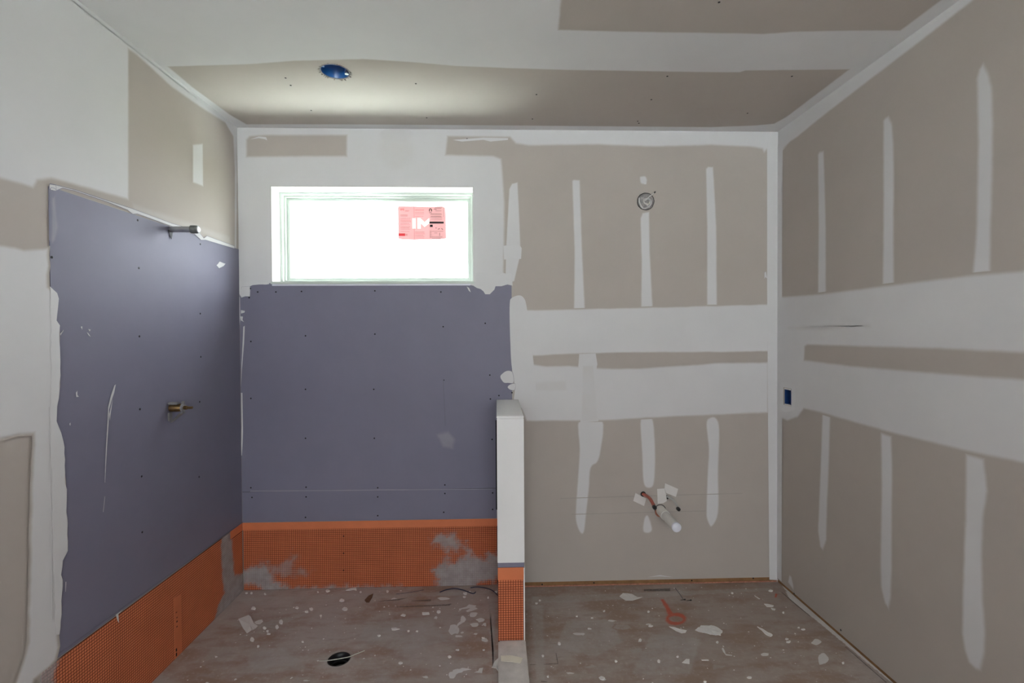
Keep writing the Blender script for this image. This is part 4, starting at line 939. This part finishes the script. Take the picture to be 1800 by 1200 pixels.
for x, y, w, h in ((445, 1070, 8, 5), (433, 1043, 5, 2.5), (442, 1043, 4, 3), (466, 1045, 4, 3), (576, 1039, 8, 4.5), (601, 1056, 10, 5), (606, 1071, 10, 5), (487, 1103, 6, 7), (494, 1094, 7, 8), (465, 1105, 6, 4), (472, 1115, 7, 2.5), (443, 1125, 7, 6), (522, 1069, 6, 4),
                   (547, 1071, 6, 5), (539, 1076, 6, 3), (454, 1137, 4, 3), (532, 1129, 4, 3), (709, 1082, 9, 4), (771, 1076, 7, 5), (666, 1118, 6, 3), (718, 1110, 4, 2.5), (733, 1110, 4, 2.5), (804, 1143, 6, 2), (790, 1155, 6, 3.5), (704, 1166, 7, 4), (634, 1041, 4, 2.5), (681, 1040, 4, 4), (818, 1044, 7, 5), (816, 1050, 5, 3), (470, 1110, 4, 3), (564, 1083, 3.5, 3.5), (858, 1051, 4, 3), (872, 1028.8+12, 5, 3), (559, 1041, 3, 2), (849, 1122, 5, 2), (850, 1143, 4, 1.5)):
    crumbs.append((x, y, w, h))
place_crumbs(crumbs, SH_LM, bed_h, 'plaster crumbs on the shower floor')
crumbs = []
for x, y, w, h in ((949, 1056, 4, 2), (943, 1061, 5, 2.5), (1062, 1075, 4, 3), (1041, 1087, 5, 2), (983, 1132, 6, 5), (1125, 1126, 5, 5), (1140, 1076, 4, 3), (954, 1154, 4, 4), (1287, 1043, 4, 3), (1355, 1039, 8, 3), (1377, 1077, 4, 3), (1383, 1124, 5, 3), (1386, 1129, 8, 3), (1083, 1163, 5, 3), (1058, 1193, 10, 5), (1239, 1199, 6, 3), (1261, 1130, 5, 3), (1144, 1101, 8, 3), (1404, 1104, 4, 2), (1412, 1107, 8, 2.5), (1482, 1166, 5, 2.5), (1014, 1084, 4, 2), (1036, 1106, 6, 2), (963, 1190, 4, 3), (1317, 1192, 10, 3), (1191, 1155, 4, 3), (1158, 1163, 5, 5)):
    crumbs.append((x, y, w, h))
place_crumbs(crumbs, BF_LM, 0, 'plaster crumbs on the bare floor')
chip([(880.5, 1153), (900, 1152), (919, 1157), (915, 1167), (897, 1164), (880.5, 1162)], 'cream paper scrap lying on the mortar curb', .0625, 'cream', 'paper scrap', 'paper_scrap', tilt=.004, t=.0015)
chip([(864, 1174), (870, 1162), (877, 1156), (878, 1172), (877, 1183), (872, 1177)], 'grey paper flap leaning at the shower side of the curb', bed_h, 'paper', 'paper scrap', 'paper_scrap', tilt=.006, t=.0015)
# fine grit
bm = bmesh.new()
for k in range(420):
    x = rnd.uniform(.12, W-.1); y = rnd.uniform(-1.2, -.03)
    if pony_xl-.02 < x < pony_xr+.02: continue
    if (Vector((x, y))-Vector((drain.x, drain.y))).length < .07: continue
    z = bed_h if x < pony_xl else 0; s = rnd.uniform(.0015, .0045)*(1 if rnd.random() < .85 else 1.5)
    a = rnd.uniform(0, 6.28); vv = [bm.verts.new((x+s*rnd.uniform(.6, 1.6)*math.cos(a+t), y+s*rnd.uniform(.6, 1.4)*math.sin(a+t), z+.0004)) for t in (0, 1.5, 3, 4.6)]
    tpv = bm.verts.new((x, y, z+s*.7))
    for i in range(4): bm.faces.new((vv[i-1], vv[i], tpv))
o = from_bm('plaster_grit', bm, M['plaster']); tag(o, 'fine white plaster grit scattered over the floor', 'grit', kind='stuff')

# ------------------------------------------------------------------ outside: unseen ground added to shape the light through the windows
for nm, x0, x1, y0, y1, mt, lb in (('added_bounce_slab', -1.6, 3.6, .3, 3.0, 'ground', 'added pale slab bouncing light up through the high window'), ('added_dim_ground', -40, -1.61, .3, 45, 'added_dim_ground', 'added dim ground left of the bounce slab'), ('added_dim_ground', 3.61, 43, .3, 45, 'added_dim_ground', 'added dim ground right of the bounce slab'),
                                   ('added_dim_ground', -1.6, 3.6, 3.01, 45, 'added_dim_ground', 'added dim ground beyond the bounce slab'), ('added_bounce_yard', -40, 43, -50, .29, 'bounce_grey', 'added grey ground bouncing light into the rear window')):
    tag(boxo(nm, (x0, y0, -.75), (x1, y1, -.6), M[mt]), lb, 'ground', kind='structure')
bpy.context.view_layer.update()
